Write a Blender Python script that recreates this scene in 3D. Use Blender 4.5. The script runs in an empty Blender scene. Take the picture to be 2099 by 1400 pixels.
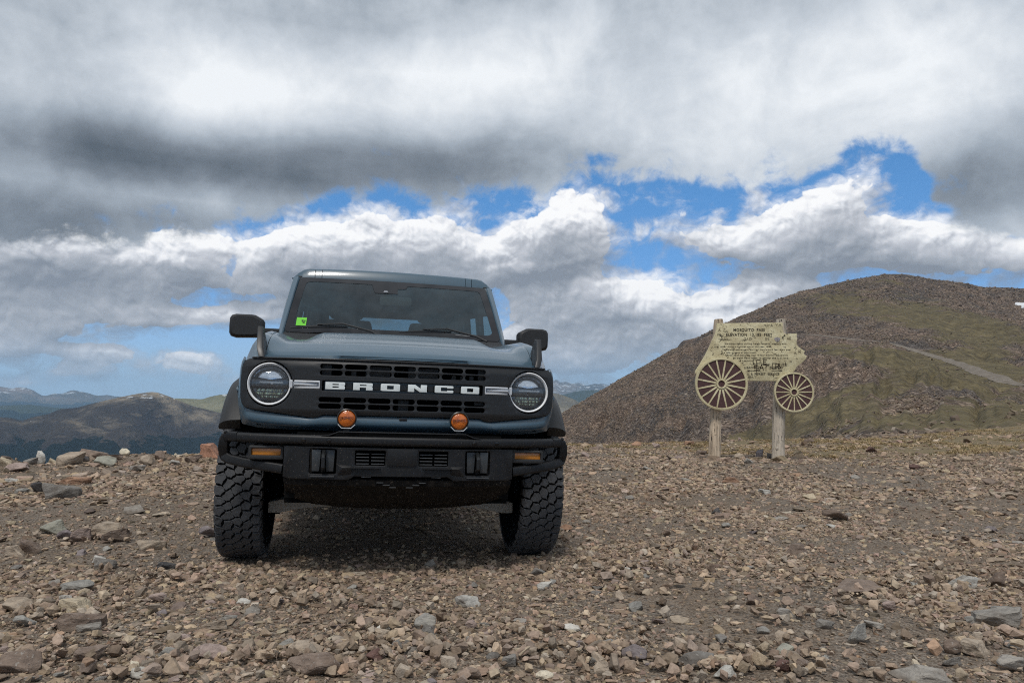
import bpy, bmesh, math, random
import numpy as np
from mathutils import Vector, Matrix, noise as mnoise

# ---------------------------------------------------------------- camera
DENOISE = False
scene = bpy.context.scene
COL = scene.collection
CAM_H = 0.857
PITCH = math.atan(130.0 / 1516.0)
cam_data = bpy.data.cameras.new('camera')
cam_data.sensor_width = 36.0
cam_data.lens = 36.0 * 1516.0 / 2099.0
cam_data.clip_start = 0.05
cam_data.clip_end = 60000.0
cam = bpy.data.objects.new('camera', cam_data)
COL.objects.link(cam)
cam.location = (0, 0, CAM_H)
cam.rotation_euler = (math.pi / 2 + PITCH, 0, 0)
scene.camera = cam

scene.view_settings.view_transform = 'Standard'
scene.view_settings.look = 'None'
scene.view_settings.exposure = 0.0
scene.view_settings.gamma = 1.0
scene.view_settings.use_curve_mapping = False
scene.cycles.max_bounces = 6
scene.cycles.diffuse_bounces = 3
scene.cycles.glossy_bounces = 3
scene.cycles.transmission_bounces = 6
scene.cycles.transparent_max_bounces = 8
scene.cycles.volume_bounces = 1
scene.cycles.sample_clamp_indirect = 6.0
scene.render.film_transparent = False
scene.cycles.filter_width = 1.1
scene.cycles.use_denoising = DENOISE
scene.cycles.adaptive_threshold = 0.012

# ---------------------------------------------------------------- node expression helper
class NT:
    """small wrapper: builds node graphs from Python expressions"""
    def __init__(s, tree): s.t = tree
    def new(s, kind, **kw):
        n = s.t.nodes.new(kind)
        for k, v in kw.items(): setattr(n, k, v)
        return n
    def link(s, a, sock):
        if isinstance(a, V): s.t.links.new(a.s, sock)
        elif isinstance(a, bpy.types.NodeSocket): s.t.links.new(a, sock)
        else:
            if hasattr(sock.default_value, '__len__'):
                if not hasattr(a, '__len__'): a = (a,) * len(sock.default_value)
                if len(sock.default_value) == 4 and len(a) == 3: a = tuple(a) + (1,)
            sock.default_value = a
    def math(s, op, a, b=None, c=None, clamp=False):
        n = s.new('ShaderNodeMath', operation=op, use_clamp=clamp)
        s.link(a, n.inputs[0])
        if b is not None: s.link(b, n.inputs[1])
        if c is not None: s.link(c, n.inputs[2])
        return V(s, n.outputs[0])
    def vmath(s, op, a, b=None, c=None, out=0, scale=None):
        n = s.new('ShaderNodeVectorMath', operation=op)
        s.link(a, n.inputs[0])
        if b is not None: s.link(b, n.inputs[1])
        if c is not None: s.link(c, n.inputs[2])
        if scale is not None: s.link(scale, n.inputs['Scale'])
        return V(s, n.outputs[out])
    def smooth(s, x, a, b, lo=0.0, hi=1.0):
        n = s.new('ShaderNodeMapRange', interpolation_type='SMOOTHSTEP')
        s.link(x, n.inputs['Value'])
        s.link(a, n.inputs['From Min']); s.link(b, n.inputs['From Max'])
        s.link(lo, n.inputs['To Min']); s.link(hi, n.inputs['To Max'])
        return V(s, n.outputs['Result'])
    def lin(s, x, a, b, lo=0.0, hi=1.0):
        n = s.new('ShaderNodeMapRange', interpolation_type='LINEAR')
        s.link(x, n.inputs['Value'])
        s.link(a, n.inputs['From Min']); s.link(b, n.inputs['From Max'])
        s.link(lo, n.inputs['To Min']); s.link(hi, n.inputs['To Max'])
        return V(s, n.outputs['Result'])
    def xyz(s, x, y, z):
        n = s.new('ShaderNodeCombineXYZ')
        s.link(x, n.inputs[0]); s.link(y, n.inputs[1]); s.link(z, n.inputs[2])
        return V(s, n.outputs[0])
    def sep(s, v):
        n = s.new('ShaderNodeSeparateXYZ'); s.link(v, n.inputs[0])
        return [V(s, o) for o in n.outputs]
    def noise(s, vec, scale=1.0, detail=4.0, rough=0.5, lac=2.0, dist=0.0, color=False, kind='FBM', norm=True):
        n = s.new('ShaderNodeTexNoise'); n.noise_dimensions = '3D'; n.noise_type = kind
        if hasattr(n, 'normalize'): n.normalize = norm
        s.link(vec, n.inputs['Vector']); s.link(scale, n.inputs['Scale']); s.link(detail, n.inputs['Detail'])
        s.link(rough, n.inputs['Roughness']); s.link(lac, n.inputs['Lacunarity']); s.link(dist, n.inputs['Distortion'])
        return V(s, n.outputs[1] if color else n.outputs[0])
    def voronoi(s, vec, scale=1.0, feature='F1', out='Distance', rand=1.0, metric='EUCLIDEAN'):
        n = s.new('ShaderNodeTexVoronoi', feature=feature, distance=metric)
        s.link(vec, n.inputs['Vector']); s.link(scale, n.inputs['Scale']); s.link(rand, n.inputs['Randomness'])
        return V(s, n.outputs[out])
    def mix(s, f, a, b, blend='MIX'):
        n = s.new('ShaderNodeMix', data_type='RGBA', blend_type=blend)
        n.clamp_factor = True
        s.link(f, n.inputs[0]); s.link(a, n.inputs[6]); s.link(b, n.inputs[7])
        return V(s, n.outputs[2])
    def ramp(s, f, stops, interp='LINEAR'):
        n = s.new('ShaderNodeValToRGB'); cr = n.color_ramp; cr.interpolation = interp
        while len(cr.elements) > len(stops): cr.elements.remove(cr.elements[-1])
        while len(cr.elements) < len(stops): cr.elements.new(0.5)
        for e, (p, c) in zip(cr.elements, stops):
            e.position = p; e.color = tuple(c) + (1,) if hasattr(c, '__len__') else (c, c, c, 1)
        s.link(f, n.inputs[0])
        return V(s, n.outputs[0])
    def bump(s, h, strength=0.5, dist=0.01, normal=None):
        n = s.new('ShaderNodeBump'); s.link(h, n.inputs['Height'])
        s.link(strength, n.inputs['Strength']); s.link(dist, n.inputs['Distance'])
        if normal is not None: s.link(normal, n.inputs['Normal'])
        return V(s, n.outputs[0])
    def attr(s, name, out='Color', kind='GEOMETRY'):
        n = s.new('ShaderNodeAttribute', attribute_name=name, attribute_type=kind)
        return V(s, n.outputs[out])
    def coord(s, which='Object'):
        n = s.new('ShaderNodeTexCoord'); return V(s, n.outputs[which])
    def pos(s):
        n = s.new('ShaderNodeNewGeometry'); return V(s, n.outputs['Position'])

class V:
    def __init__(s, nt, sock): s.nt = nt; s.s = sock
    def _b(a, op, b, r=False): return a.nt.math(op, b, a) if r else a.nt.math(op, a, b)
    def __add__(a, b): return a._b('ADD', b)
    __radd__ = __add__
    def __sub__(a, b): return a._b('SUBTRACT', b)
    def __rsub__(a, b): return a._b('SUBTRACT', b, True)
    def __mul__(a, b): return a._b('MULTIPLY', b)
    __rmul__ = __mul__
    def __truediv__(a, b): return a._b('DIVIDE', b)
    def __rtruediv__(a, b): return a._b('DIVIDE', b, True)
    def __pow__(a, b): return a._b('POWER', b)
    def clamp(a): return a.nt.math('ADD', a, 0.0, clamp=True)
    def max(a, b): return a._b('MAXIMUM', b)
    def min(a, b): return a._b('MINIMUM', b)
    def abs(a): return a.nt.math('ABSOLUTE', a)
    def vscale(a, v): return a.nt.vmath('MULTIPLY', a, v)
    def vadd(a, v): return a.nt.vmath('ADD', a, v)

def ray_dir(px, py):
    """direction in the world of a point measured on the photograph"""
    x, z = (px - 1049.5) / 1516.0, -(py - 700.0) / 1516.0
    c, s = math.cos(PITCH), math.sin(PITCH)
    return Vector((x, c - z * s, s + z * c)).normalized()
def azel(px, py):
    d = ray_dir(px, py)
    return math.atan2(d.x, d.y), math.asin(d.z)
# ---------------------------------------------------------------- sky and sun
SUN_EL, SUN_AZ = 57.0, -168.0           # degrees; azimuth from +Y (the view) towards +X
world = bpy.data.worlds.new('World'); scene.world = world
world.use_nodes = True
wt = world.node_tree; wt.nodes.clear(); W = NT(wt)
wdir = W.coord('Generated')
nrm = W.vmath('NORMALIZE', wdir)
dx, dy, dz = W.sep(nrm)
AZ = W.math('ARCTAN2', dx, dy) * 15.16
EL = W.math('ARCSINE', dz) * 15.16
P = W.xyz(AZ, EL, 0.0)

def swells(X, E, blobs, sharp=1.0):
    """sum of soft elliptical swells; each is (photo x, photo y, half width, half height, amount, tilt)"""
    acc = np.zeros_like(X)
    for b in blobs:
        x, y, w, h, amt = b[:5]; rot = math.radians(b[5]) if len(b) > 5 else 0.0
        a, e = azel(x, y); a *= 15.16; e *= 15.16
        u, v = X - a, E - e
        c, s = math.cos(rot), math.sin(rot)
        p, q = (u * c + v * s) * 100 / w, (-u * s + v * c) * 100 / h
        acc += amt * 0.45 ** ((p * p + q * q) ** sharp)
    return acc

AZ0, AZ1 = -10.0, 10.0
def thin(y, n):
    """positions of the n stops that follow the sampled curves y best"""
    N = len(y); keep = [0, N - 1]
    xs = np.arange(N)
    while len(keep) < n:
        k = sorted(keep)
        r = np.max(np.abs(y - np.stack([np.interp(xs, k, y[k, j]) for j in range(y.shape[1])], 1)) * (1, .6, 3.0, 1), 1)
        for q in k: r[max(0, q - 3):q + 4] = 0
        if r.max() <= 1e-4: break
        keep.append(int(r.argmax()))
    return sorted(keep)

def offset(P, ox, oy): return P.vadd((ox, oy, 0.0))

# -- cumulus layer under the deck
CU = [(1150, 450, 52, 62, 1), (1215, 462, 36, 50, .9), (1085, 490, 70, 42, .9), (1020, 530, 90, 48, .9), (1180, 520, 70, 50, .9),
      (800, 505, 170, 55, 1), (640, 487, 80, 28, .95), (900, 475, 60, 45, .8), (760, 560, 300, 65, 1), (500, 560, 120, 45, .9), (430, 520, 90, 40, .6),
      (1120, 620, 80, 50, .9), (1240, 592, 55, 34, .95), (1250, 640, 120, 46, 1), (1345, 602, 50, 42, 1), (1330, 650, 90, 38, 1), (1200, 700, 250, 46, 1), (1420, 684, 60, 24, .9),
      (1705, 412, 60, 46, 1, 20), (1620, 450, 80, 36, 1, 15), (1540, 486, 120, 28, 1, 3), (1720, 480, 130, 46, 1), (1650, 522, 140, 22, .8), (1850, 500, 100, 36, .8), (1600, 590, 110, 36, 1, 8), (1525, 642, 75, 34, 1), (1480, 668, 60, 24, .9), (1990, 520, 150, 42, 1, -5),
      (330, 540, 90, 42, 1, 20), (240, 590, 100, 32, .9), (100, 620, 160, 32, 1), (60, 560, 170, 50, 1), (180, 500, 260, 40, .9), (60, 672, 120, 26, 1), (330, 655, 75, 22, 1), (440, 650, 100, 14, .8), (560, 640, 120, 18, .7), (10, 712, 90, 20, .9), (150, 690, 60, 8, -.5), (470, 600, 30, 14, -.3), (1000, 470, 30, 14, -.5), (420, 700, 150, 12, -.5),
      (215, 730, 58, 28, 1.1), (150, 756, 60, 12, .9), (385, 742, 48, 20, 1.1), (200, 772, 45, 5, .8), (410, 776, 55, 7, .8), (60, 785, 60, 7, .7), (1140, 735, 120, 28, .8), (1230, 745, 70, 16, .6), (1180, 785, 120, 12, .5),
      (1330, 470, 50, 20, .42), (1430, 455, 48, 22, .46), (1290, 500, 30, 34, .38), (1440, 612, 40, 20, .6, 25), (1500, 600, 30, 12, .4), (1790, 350, 34, 30, .42), (1380, 420, 40, 16, .42), (1560, 410, 36, 14, .40), (1290, 420, 30, 16, .36), (1480, 500, 24, 20, .4), (760, 430, 30, 14, .35)]
CU_LIGHT = [(1150, 420, 60, 35, .15), (1215, 440, 40, 40, .12), (640, 470, 80, 16, .2), (1350, 585, 50, 30, .18), (1240, 578, 55, 20, .15), (340, 520, 60, 26, .15), (760, 560, 320, 50, -.08), (60, 555, 200, 40, -.18), (500, 560, 130, 40, -.10), (1650, 520, 160, 20, -.10), (1990, 550, 160, 20, -.14),
            (1270, 660, 80, 20, -.10), (1110, 500, 50, 24, -.14), (1820, 545, 200, 16, -.08), (1560, 570, 60, 26, .14), (1480, 650, 80, 14, .15)]
DECK = [(-900, 540), (-300, 525), (0, 515), (150, 525), (300, 505), (450, 490), (560, 470), (630, 446), (680, 418), (720, 398), (800, 392), (850, 408), (890, 432), (930, 424), (960, 400), (1050, 396), (1130, 402), (1200, 374), (1280, 384), (1350, 366), (1420, 388), (1490, 388), (1545, 372), (1590, 366), (1640, 392), (1690, 372), (1730, 336), (1760, 308), (1800, 318), (1840, 300), (1868, 310), (1880, 380), (1896, 440), (1960, 478), (2099, 490), (2500, 500), (3000, 520)]
DK_LIGHT = [(220, 80, 480, 110, .10), (470, 140, 130, 75, .34, 10), (360, 200, 200, 55, .26, 5), (620, 190, 130, 60, .20), (930, 150, 150, 70, .34, 15), (760, 170, 300, 60, .08),
            (600, 60, 170, 60, -.10), (860, 60, 220, 60, -.05), (1250, 120, 330, 80, .20, 8), (1090, 130, 120, 60, .14), (1560, 200, 320, 110, .27, 10), (1900, 130, 260, 130, .22), (1990, 200, 120, 80, .14),
            (500, 345, 420, 52, -.34, -3), (230, 320, 260, 34, -.14), (900, 325, 300, 45, -.24, 0), (1150, 345, 220, 45, -.12, 0), (80, 445, 220, 50, -.22, 5), (380, 460, 210, 36, -.10), (0, 250, 120, 220, -.06),
            (330, 405, 200, 22, .14), (640, 420, 150, 28, .04), (2000, 360, 130, 60, -.26, 8), (1950, 430, 120, 40, -.06), (1400, 330, 250, 40, .12), (100, 530, 200, 40, -.16), (1300, 60, 900, 40, -.04)]

_dk = sorted((azel(*p)[0] * 15.16, azel(*p)[1] * 15.16) for p in DECK)
def fields(X, E):
    eb = np.interp(X, [p[0] for p in _dk], [p[1] for p in _dk])
    deck = np.clip((E - eb) / .42, -1.6, .9) + np.clip((E - eb - .6) / 1.0, 0, 1) * .9
    cov = lambda x, e: np.clip(swells(x, e, CU, 1.6), -1, 1.15)
    # clouds are lit from above: bright where there is less cloud higher up, grey at their feet
    c = cov(X, E); top = np.clip(c - cov(X - .10, E + .30), -1, 1) * .34 + np.clip(c - cov(X - .2, E + .75), -1, 1) * .22
    return np.stack([(c + 1.0) / 3.0, (deck + 2.0) / 4.0, (swells(X, E, DK_LIGHT) + 0.60) / 1.3, (swells(X, E, CU_LIGHT) + top + 0.8) / 2.4], -1).clip(0, 1)
ROWS = [-0.3, 0.0] + [.2 + .19 * k for k in range(29)] + [5.9, 6.5, 7.2, 8.2]
xf = (AZ - AZ0) / (AZ1 - AZ0)
acc = acc_a = None
gx = np.linspace(AZ0, AZ1, 201)
for r, e in enumerate(ROWS):
    y = fields(gx, np.full_like(gx, e))
    k = thin(y, 32)
    n = W.new('ShaderNodeValToRGB'); cr = n.color_ramp
    cr.elements[0].position = k[0] / 200; cr.elements[1].position = k[-1] / 200
    cr.elements[0].color = tuple(y[k[0]]); cr.elements[1].color = tuple(y[k[-1]])
    for q in k[1:-1]:
        el = cr.elements.new(q / 200); el.color = tuple(y[q])
    # the tiny term only orders the evaluation, so that the shader stays within its stack
    W.link(xf if r == 0 else W.math('MULTIPLY_ADD', acc_a, 1e-7, xf), n.inputs[0])
    if r == 0: acc, acc_a = V(W, n.outputs[0]), V(W, n.outputs[1]); continue
    f = W.lin(EL, ROWS[r - 1], e)
    acc = W.mix(f, acc, V(W, n.outputs[0]))
    m = W.new('ShaderNodeMix', data_type='FLOAT'); W.link(f, m.inputs[0]); W.link(acc_a, m.inputs[2]); W.link(V(W, n.outputs[1]), m.inputs[3])
    acc_a = V(W, m.outputs[0])
cover, dk_cov, dk_light = W.sep(acc)
cover = cover * 3.0 - 1.0; cover1 = acc_a * 2.4 - 0.8
dk_cov = dk_cov * 4.0 - 2.0; dk_light = dk_light * 1.3
def cumulus(P, detail):
    q = P.vscale((1.0, 1.25, 1.0))
    w = W.vmath('MULTIPLY_ADD', W.noise(q, 1.3, 3, 0.55, color=True), (.60, .60, 0), q)
    n1 = W.noise(w.vadd((3.1, 0, 1.7)), 0.95, detail, 0.50, 2.1, 0.0)
    v = W.voronoi(w, 1.5); v2 = W.voronoi(w, 3.6); v3 = W.voronoi(w, 8.5)
    b = (0.45 - v) * 0.46 + (0.45 - v2) * 0.24 + (0.45 - v3) * 0.12
    return (n1 - 0.5) * 1.7 + b * .9, b
c0, puff = cumulus(P, 6)
dens = cover + c0 - 0.50
c1 = cumulus(offset(P, -0.045, 0.09), 5)[0]
wn = W.noise(W.vmath('MULTIPLY_ADD', W.noise(P, 1.1, 2, 0.6, color=True), (1.1, 1.1, 0), P.vscale((.8, 1.2, 1.0))), 1.25, 6, 0.66)
wisp = W.smooth(wn + W.smooth(dens, -1.1, 0.0) * 0.30, 0.60, 0.94) * 0.85
alpha = W.math('MAXIMUM', W.smooth(dens, -0.02, 0.13), wisp)
thick = W.smooth(dens, 0.05, 0.85)
relief = (c0 - c1)
lit = (0.22 + cover1 * 1.45 + relief * (W.smooth(cover1, -.1, .5) * 1.1 + 0.55) + puff * 0.6 + (1.0 - thick) * 0.26).clamp()
cu_col = W.ramp(lit, [(0.0, (.25, .28, .33)), (.25, (.38, .41, .46)), (.5, (.56, .58, .63)), (.72, (.80, .82, .86)), (.9, (.98, .98, 1.0)), (1.0, (1.05, 1.05, 1.05))])

# -- the grey deck overhead: lit and shaded swells, ragged lower edge
dq = P.vscale((0.72, 1.0, 1.0))
dn = W.noise(dq.vadd((2.0, 1.0, 3.0)), 0.6, 5, 0.55, 2.1, 0.35)
dn2 = W.noise(P.vadd((12.0, 1.0, 3.0)), 1.1, 6, 0.6, 2.1, 0.2)
dn3 = W.noise(dq.vadd((22.0, 6.0, 3.0)), 0.28, 2, 0.5, 2.0, 0.6)
dk_d = dk_cov + (dn2 - 0.5) * 2.6 + (dn - 0.5) * 1.6 + (wn - 0.5) * 1.2
dk_a = W.smooth(dk_d, -0.05, 0.75)
dk_l = W.math('MINIMUM', dk_light - 0.60, 0.0) * 1.2 + W.math('MAXIMUM', dk_light - 0.60, 0.0) * 0.8 + 0.59 + (dn - 0.5) * 0.62 + (dn3 - 0.5) * 0.12 + (dn2 - 0.5) * 0.32
dk_l = dk_l + (1.0 - W.smooth(dk_d, 0.2, 0.8)) * 0.06
dk_col = W.ramp(dk_l, [(0.0, (.10, .12, .145)), (.25, (.205, .235, .275)), (.5, (.38, .43, .49)), (.75, (.63, .68, .74)), (1.0, (.92, .95, .98))])

# -- clear sky between the clouds
sky = W.new('ShaderNodeTexSky', sky_type='NISHITA')
sky.sun_disc = False
sky.sun_elevation = math.radians(SUN_EL); sky.sun_rotation = math.radians(SUN_AZ)
sky.altitude = 4000; sky.air_density = 1.0; sky.dust_density = 0.2; sky.ozone_density = 2.0
STR = 0.10
g = W.smooth(EL, 0.0, 5.0)
tint = W.mix(g, (.90, 1.0, 1.12, 1), (.80, 1.42, 1.68, 1))
blue = W.mix(1.0, V(W, sky.outputs[0]), tint, 'MULTIPLY')
hz = W.smooth(EL, -0.3, 2.2, 0.95, 0.0)
blue = W.mix(hz, blue, tuple(c / STR for c in (.40, .58, .80)) + (1,))
def over(bg, col, a):
    c = W.vmath('SCALE', col, scale=1.0 / STR)
    return W.mix(a, bg, c)
fade = W.smooth(EL, -0.4, 1.5)
cu_far = W.mix(fade, (.44, .57, .74, 1), cu_col)
cu_mid = W.mix((fade * 0.55 + 0.45), (.44, .57, .74, 1), cu_col)
c = over(blue, cu_mid, alpha * (fade * 0.35 + 0.65))
c = over(c, dk_col, dk_a)
# below the horizon the sky closes with the haze colour
c = W.mix(W.smooth(EL, -2.0, -0.2), tuple(v / STR for v in (.20, .24, .30)) + (1,), c)
bg = W.new('ShaderNodeBackground')
W.link(c, bg.inputs['Color']); bg.inputs['Strength'].default_value = STR
wo = W.new('ShaderNodeOutputWorld'); wt.links.new(bg.outputs[0], wo.inputs['Surface'])
world.cycles.sampling_method = 'MANUAL'; world.cycles.sample_map_resolution = 512

sun_d = bpy.data.lights.new('sun', 'SUN'); sun_d.energy = 2.0; sun_d.angle = math.radians(12); sun_d.color = (1.0, .955, .89)
sun = bpy.data.objects.new('sun', sun_d); COL.objects.link(sun)
_a, _e = math.radians(SUN_AZ), math.radians(SUN_EL)
sv = Vector((math.sin(_a) * math.cos(_e), math.cos(_a) * math.cos(_e), math.sin(_e)))
sun.rotation_euler = sv.to_track_quat('Z', 'Y').to_euler()
# ---------------------------------------------------------------- helpers for objects
def tag(o, label=None, category=None, group=None, kind=None):
    if label: o['label'] = label
    if category: o['category'] = category
    if group: o['group'] = group
    if kind: o['kind'] = kind
    return o
def new_obj(name, mesh, mat=None, parent=None):
    o = bpy.data.objects.new(name, mesh)
    if mat is not None:
        if not mesh.materials: mesh.materials.append(mat)
    COL.objects.link(o)
    if parent is not None: o.parent = parent
    return o
def mesh_np(name, verts, faces, smooth=True):
    """verts (n,3), faces (m,3|4)"""
    me = bpy.data.meshes.new(name)
    verts = np.ascontiguousarray(verts, np.float32); faces = np.ascontiguousarray(faces, np.int32)
    k = faces.shape[1]
    me.vertices.add(len(verts)); me.vertices.foreach_set('co', verts.ravel())
    me.loops.add(faces.size); me.loops.foreach_set('vertex_index', faces.ravel())
    me.polygons.add(len(faces)); me.polygons.foreach_set('loop_start', np.arange(len(faces), dtype=np.int32) * k)
    me.polygons.foreach_set('use_smooth', np.full(len(faces), smooth))
    me.update(calc_edges=True); me.validate()
    return me
def grid_faces(nr, nc, wrap=False):
    i, j = np.meshgrid(np.arange(nr - 1), np.arange(nc if wrap else nc - 1), indexing='ij')
    j2 = (j + 1) % nc
    return np.stack([i * nc + j, i * nc + j2, (i + 1) * nc + j2, (i + 1) * nc + j], -1).reshape(-1, 4)
def add_attr(me, name, arr):
    a = me.attributes.new(name, 'FLOAT', 'POINT'); a.data.foreach_set('value', np.ascontiguousarray(arr, np.float32).ravel())

def hash2(ix, iy, seed):
    h = (ix.astype(np.int64) * 374761393 + iy.astype(np.int64) * 668265263 + seed * 1442695041) & 0xffffffff
    h = ((h ^ (h >> 13)) * 1274126177) & 0xffffffff
    h = h ^ (h >> 16)
    return (h & 0xffff).astype(np.float64) / 65535.0
def vnoise(x, y, seed=0):
    ix, iy = np.floor(x), np.floor(y); fx, fy = x - ix, y - iy
    fx = fx * fx * fx * (fx * (fx * 6 - 15) + 10); fy = fy * fy * fy * (fy * (fy * 6 - 15) + 10)
    a, b = hash2(ix, iy, seed), hash2(ix + 1, iy, seed)
    c, d = hash2(ix, iy + 1, seed), hash2(ix + 1, iy + 1, seed)
    return (a + (b - a) * fx) * (1 - fy) + (c + (d - c) * fx) * fy
def fbm(x, y, octv=5, seed=0, gain=0.5):
    s, a, n = 0.0, 1.0, 0.0
    for o in range(octv):
        ca, sa = math.cos(o * 1.3), math.sin(o * 1.3)
        s = s + a * (vnoise((x * ca - y * sa) * 2.0 ** o + 17.3 * o, (x * sa + y * ca) * 2.0 ** o - 9.1 * o, seed + o) - 0.5); n += a; a *= gain
    return s / n
def sstep(x, a, b):
    t = np.clip((x - a) / (b - a), 0, 1); return t * t * (3 - 2 * t)

def new_mat(name):
    m = bpy.data.materials.new(name); m.use_nodes = True
    t = m.node_tree; t.nodes.clear(); n = NT(t)
    b = n.new('ShaderNodeBsdfPrincipled'); o = n.new('ShaderNodeOutputMaterial')
    t.links.new(b.outputs[0], o.inputs['Surface'])
    return m, n, b
def bset(n, b, **kw):
    for k, v in kw.items(): n.link(v, b.inputs[{'color': 'Base Color', 'rough': 'Roughness', 'metal': 'Metallic', 'normal': 'Normal', 'ior': 'IOR', 'coat': 'Coat Weight', 'coatr': 'Coat Roughness', 'trans': 'Transmission Weight', 'spec': 'Specular IOR Level', 'alpha': 'Alpha', 'sheen': 'Sheen Weight', 'emit': 'Emission Color', 'emits': 'Emission Strength'}[k]])

# ---------------------------------------------------------------- terrain shape
CAR_X, CAR_Y, CAR_YAW, CAR_ROLL = -0.695, 4.332, 0.19687, 0.02966
def az_of(px): return math.atan((px - 1049.5) / 1516.0)          # good near the horizon
def el_of(py, px=1049.5): return math.asin(ray_dir(px, py).z)
EDGE_AZ = [-3.2, -1.2, az_of(-400), az_of(0), az_of(200), az_of(450), az_of(800), az_of(1150), az_of(1400), az_of(1600), az_of(1800), az_of(2099), 1.0, 1.5, 3.2]
EDGE_R = [60, 30, 14, 12.3, 12.6, 13.4, 15.5, 17.0, 17.5, 18.5, 21, 24, 30, 45, 60]
EDGE_S = [.1, .2, .45, .5, .5, .5, .45, .42, .40, .22, .05, .0, .0, .02, .1]
def ground_z(x, y, micro=True):
    r = np.hypot(x, y); az = np.arctan2(x, y)
    e = np.interp(az, EDGE_AZ, EDGE_R); s = np.interp(az, EDGE_AZ, EDGE_S)
    over = np.maximum(r - e, 0); over = over * over / (over + 1.2)
    z = -over * s
    w = np.exp(-(((x - CAR_X) / 3.0) ** 2 + ((y - CAR_Y) / 4.0) ** 2))
    z = z - 0.0297 * (x - CAR_X) * w
    flat = 1 - 0.85 * np.exp(-(((x - CAR_X) / 1.5) ** 2 + ((y - CAR_Y - 1.2) / 2.6) ** 2) ** 2)
    z = z + fbm(x * 0.30, y * 0.30, 3, 5) * 0.16 * flat * np.clip(r / 4, 0.3, 1)
    if micro:
        z = z + fbm(x * 2.2, y * 2.2, 5, 11, 0.6) * 0.035 * (0.3 + 0.7 * flat)
        z = z + (0.5 - np.abs(fbm(x * 7, y * 7, 3, 31))) * 0.012
    left = sstep(-az, 0.02, 0.2)
    z = z + left * np.exp(-((r - e + 0.8) / 1.3) ** 2) * (0.08 + np.maximum(fbm(x * 1.1, y * 1.1, 3, 66), 0) * .5)
    return z

# ground sheet
azs = np.concatenate([np.linspace(-math.pi, -0.82, 70, endpoint=False), np.linspace(-0.82, 0.82, 420), np.linspace(0.82, math.pi, 70)[1:]])
rs = np.concatenate([[0.0, 0.5, 0.9, 1.25], 1.6 * 1.0125 ** np.arange(0, 292), [62, 66, 72, 80, 90]])
A, Rr = np.meshgrid(azs, rs)
gx_, gy_ = Rr * np.sin(A), Rr * np.cos(A)
gz_ = ground_z(gx_, gy_)
gme = mesh_np('ground', np.stack([gx_, gy_, gz_], -1).reshape(-1, 3), grid_faces(len(rs), len(azs)))
def grass_near(x, y):
    """share of alpine grass on the plateau: behind and to the right of the sign"""
    r = np.hypot(x, y); az = np.arctan2(x, y)
    start = np.interp(az, [0.05, az_of(1200), az_of(1400), az_of(1600), az_of(1800), az_of(1950), az_of(2099), 0.9], [14.5, 13.2, 12.2, 11.6, 11.8, 13.0, 17.5, 22])
    return sstep(r + fbm(x * .6, y * .6, 4, 77) * 5, start, start + 2.0) * sstep(az, 0.03, 0.08)
add_attr(gme, 'grass', grass_near(gx_, gy_))

# -- hill on the right
SKY_HILL = [(700, 1060), (900, 960), (1050, 900), (1100, 874), (1155, 846), (1200, 818), (1250, 788), (1300, 760), (1350, 733), (1400, 707), (1440, 686), (1480, 664), (1520, 646), (1560, 630), (1600, 613), (1650, 597), (1700, 584), (1750, 573), (1790, 566), (1812, 562), (1850, 562), (1870, 566), (1905, 572), (1950, 577), (1990, 583), (2020, 589), (2040, 588), (2099, 591)]
h_az = np.array([azel(*p)[0] for p in SKY_HILL] + [0.75, 0.95, 1.25]); h_el = np.array([azel(*p)[1] for p in SKY_HILL] + [.150, .135, .10])
H_R_AZ = [az_of(700), az_of(1155), az_of(1400), az_of(1650), az_of(1830), az_of(2099), 1.25]; H_R = [300, 380, 470, 590, 660, 740, 800]
H_0_AZ = [az_of(700), az_of(1155), az_of(1600), az_of(1800), az_of(2099), 1.25]; H_0 = [60, 52, 40, 27, 24, 26]
def hill_z(az, r, micro=True):
    R = np.interp(az, H_R_AZ, H_R); r0 = np.interp(az, H_0_AZ, H_0)
    zR = np.tan(np.interp(az, h_az, h_el)) * R
    x0, y0 = r0 * np.sin(az), r0 * np.cos(az)
    z0 = ground_z(x0, y0, False) - 0.857 - 0.30
    z0 = np.minimum(z0, zR - 6 + 0 * z0)
    t = np.clip((r - r0) / (R - r0), -0.2, 1)
    ex = np.interp(az, [az_of(1155), az_of(1500), az_of(1800), az_of(2099)], [1.1, 1.45, 1.75, 1.8])
    z = z0 + (zR - z0) * np.sign(t) * np.abs(t) ** ex
    back = np.maximum(r - R, 0)
    z = z - back * 0.25 - back * back * 0.0006
    x, y = r * np.sin(az), r * np.cos(az)
    if micro:
        k = np.clip(t * 4, 0, 1) * np.clip((R - r) / 60 + 0.15, 0.15, 1)
        z = z + fbm(x * 0.012, y * 0.012, 5, 3, 0.55) * 11 * k
        g1 = fbm(az * 22 + fbm(az * 9, r * .01, 3, 44) * 1.5, r * 0.006, 4, 45, .6)
        z = z + (np.abs(g1) * 14 - 2.2) * k
        z = z + fbm(x * 0.11, y * 0.11, 4, 8, 0.6) * 1.5 * (0.25 + 0.75 * k)
        z = z + fbm(x * 0.6, y * 0.6, 3, 9, 0.6) * 0.35
    return z + 0.857
hazs = np.linspace(-0.25, 1.2, 620)
hts = np.concatenate([np.linspace(0, 1, 230) ** 1.5, 1 + np.array([.01, .02, .04, .07, .1, .15, .2, .3, .45, .6])])
A, T = np.meshgrid(hazs, hts)
r0_, R_ = np.interp(A, H_0_AZ, H_0), np.interp(A, H_R_AZ, H_R)
hr = r0_ - 3 + T * (R_ - r0_ + 3)
hz_ = hill_z(A, hr)
hx_, hy_ = hr * np.sin(A), hr * np.cos(A)
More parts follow.
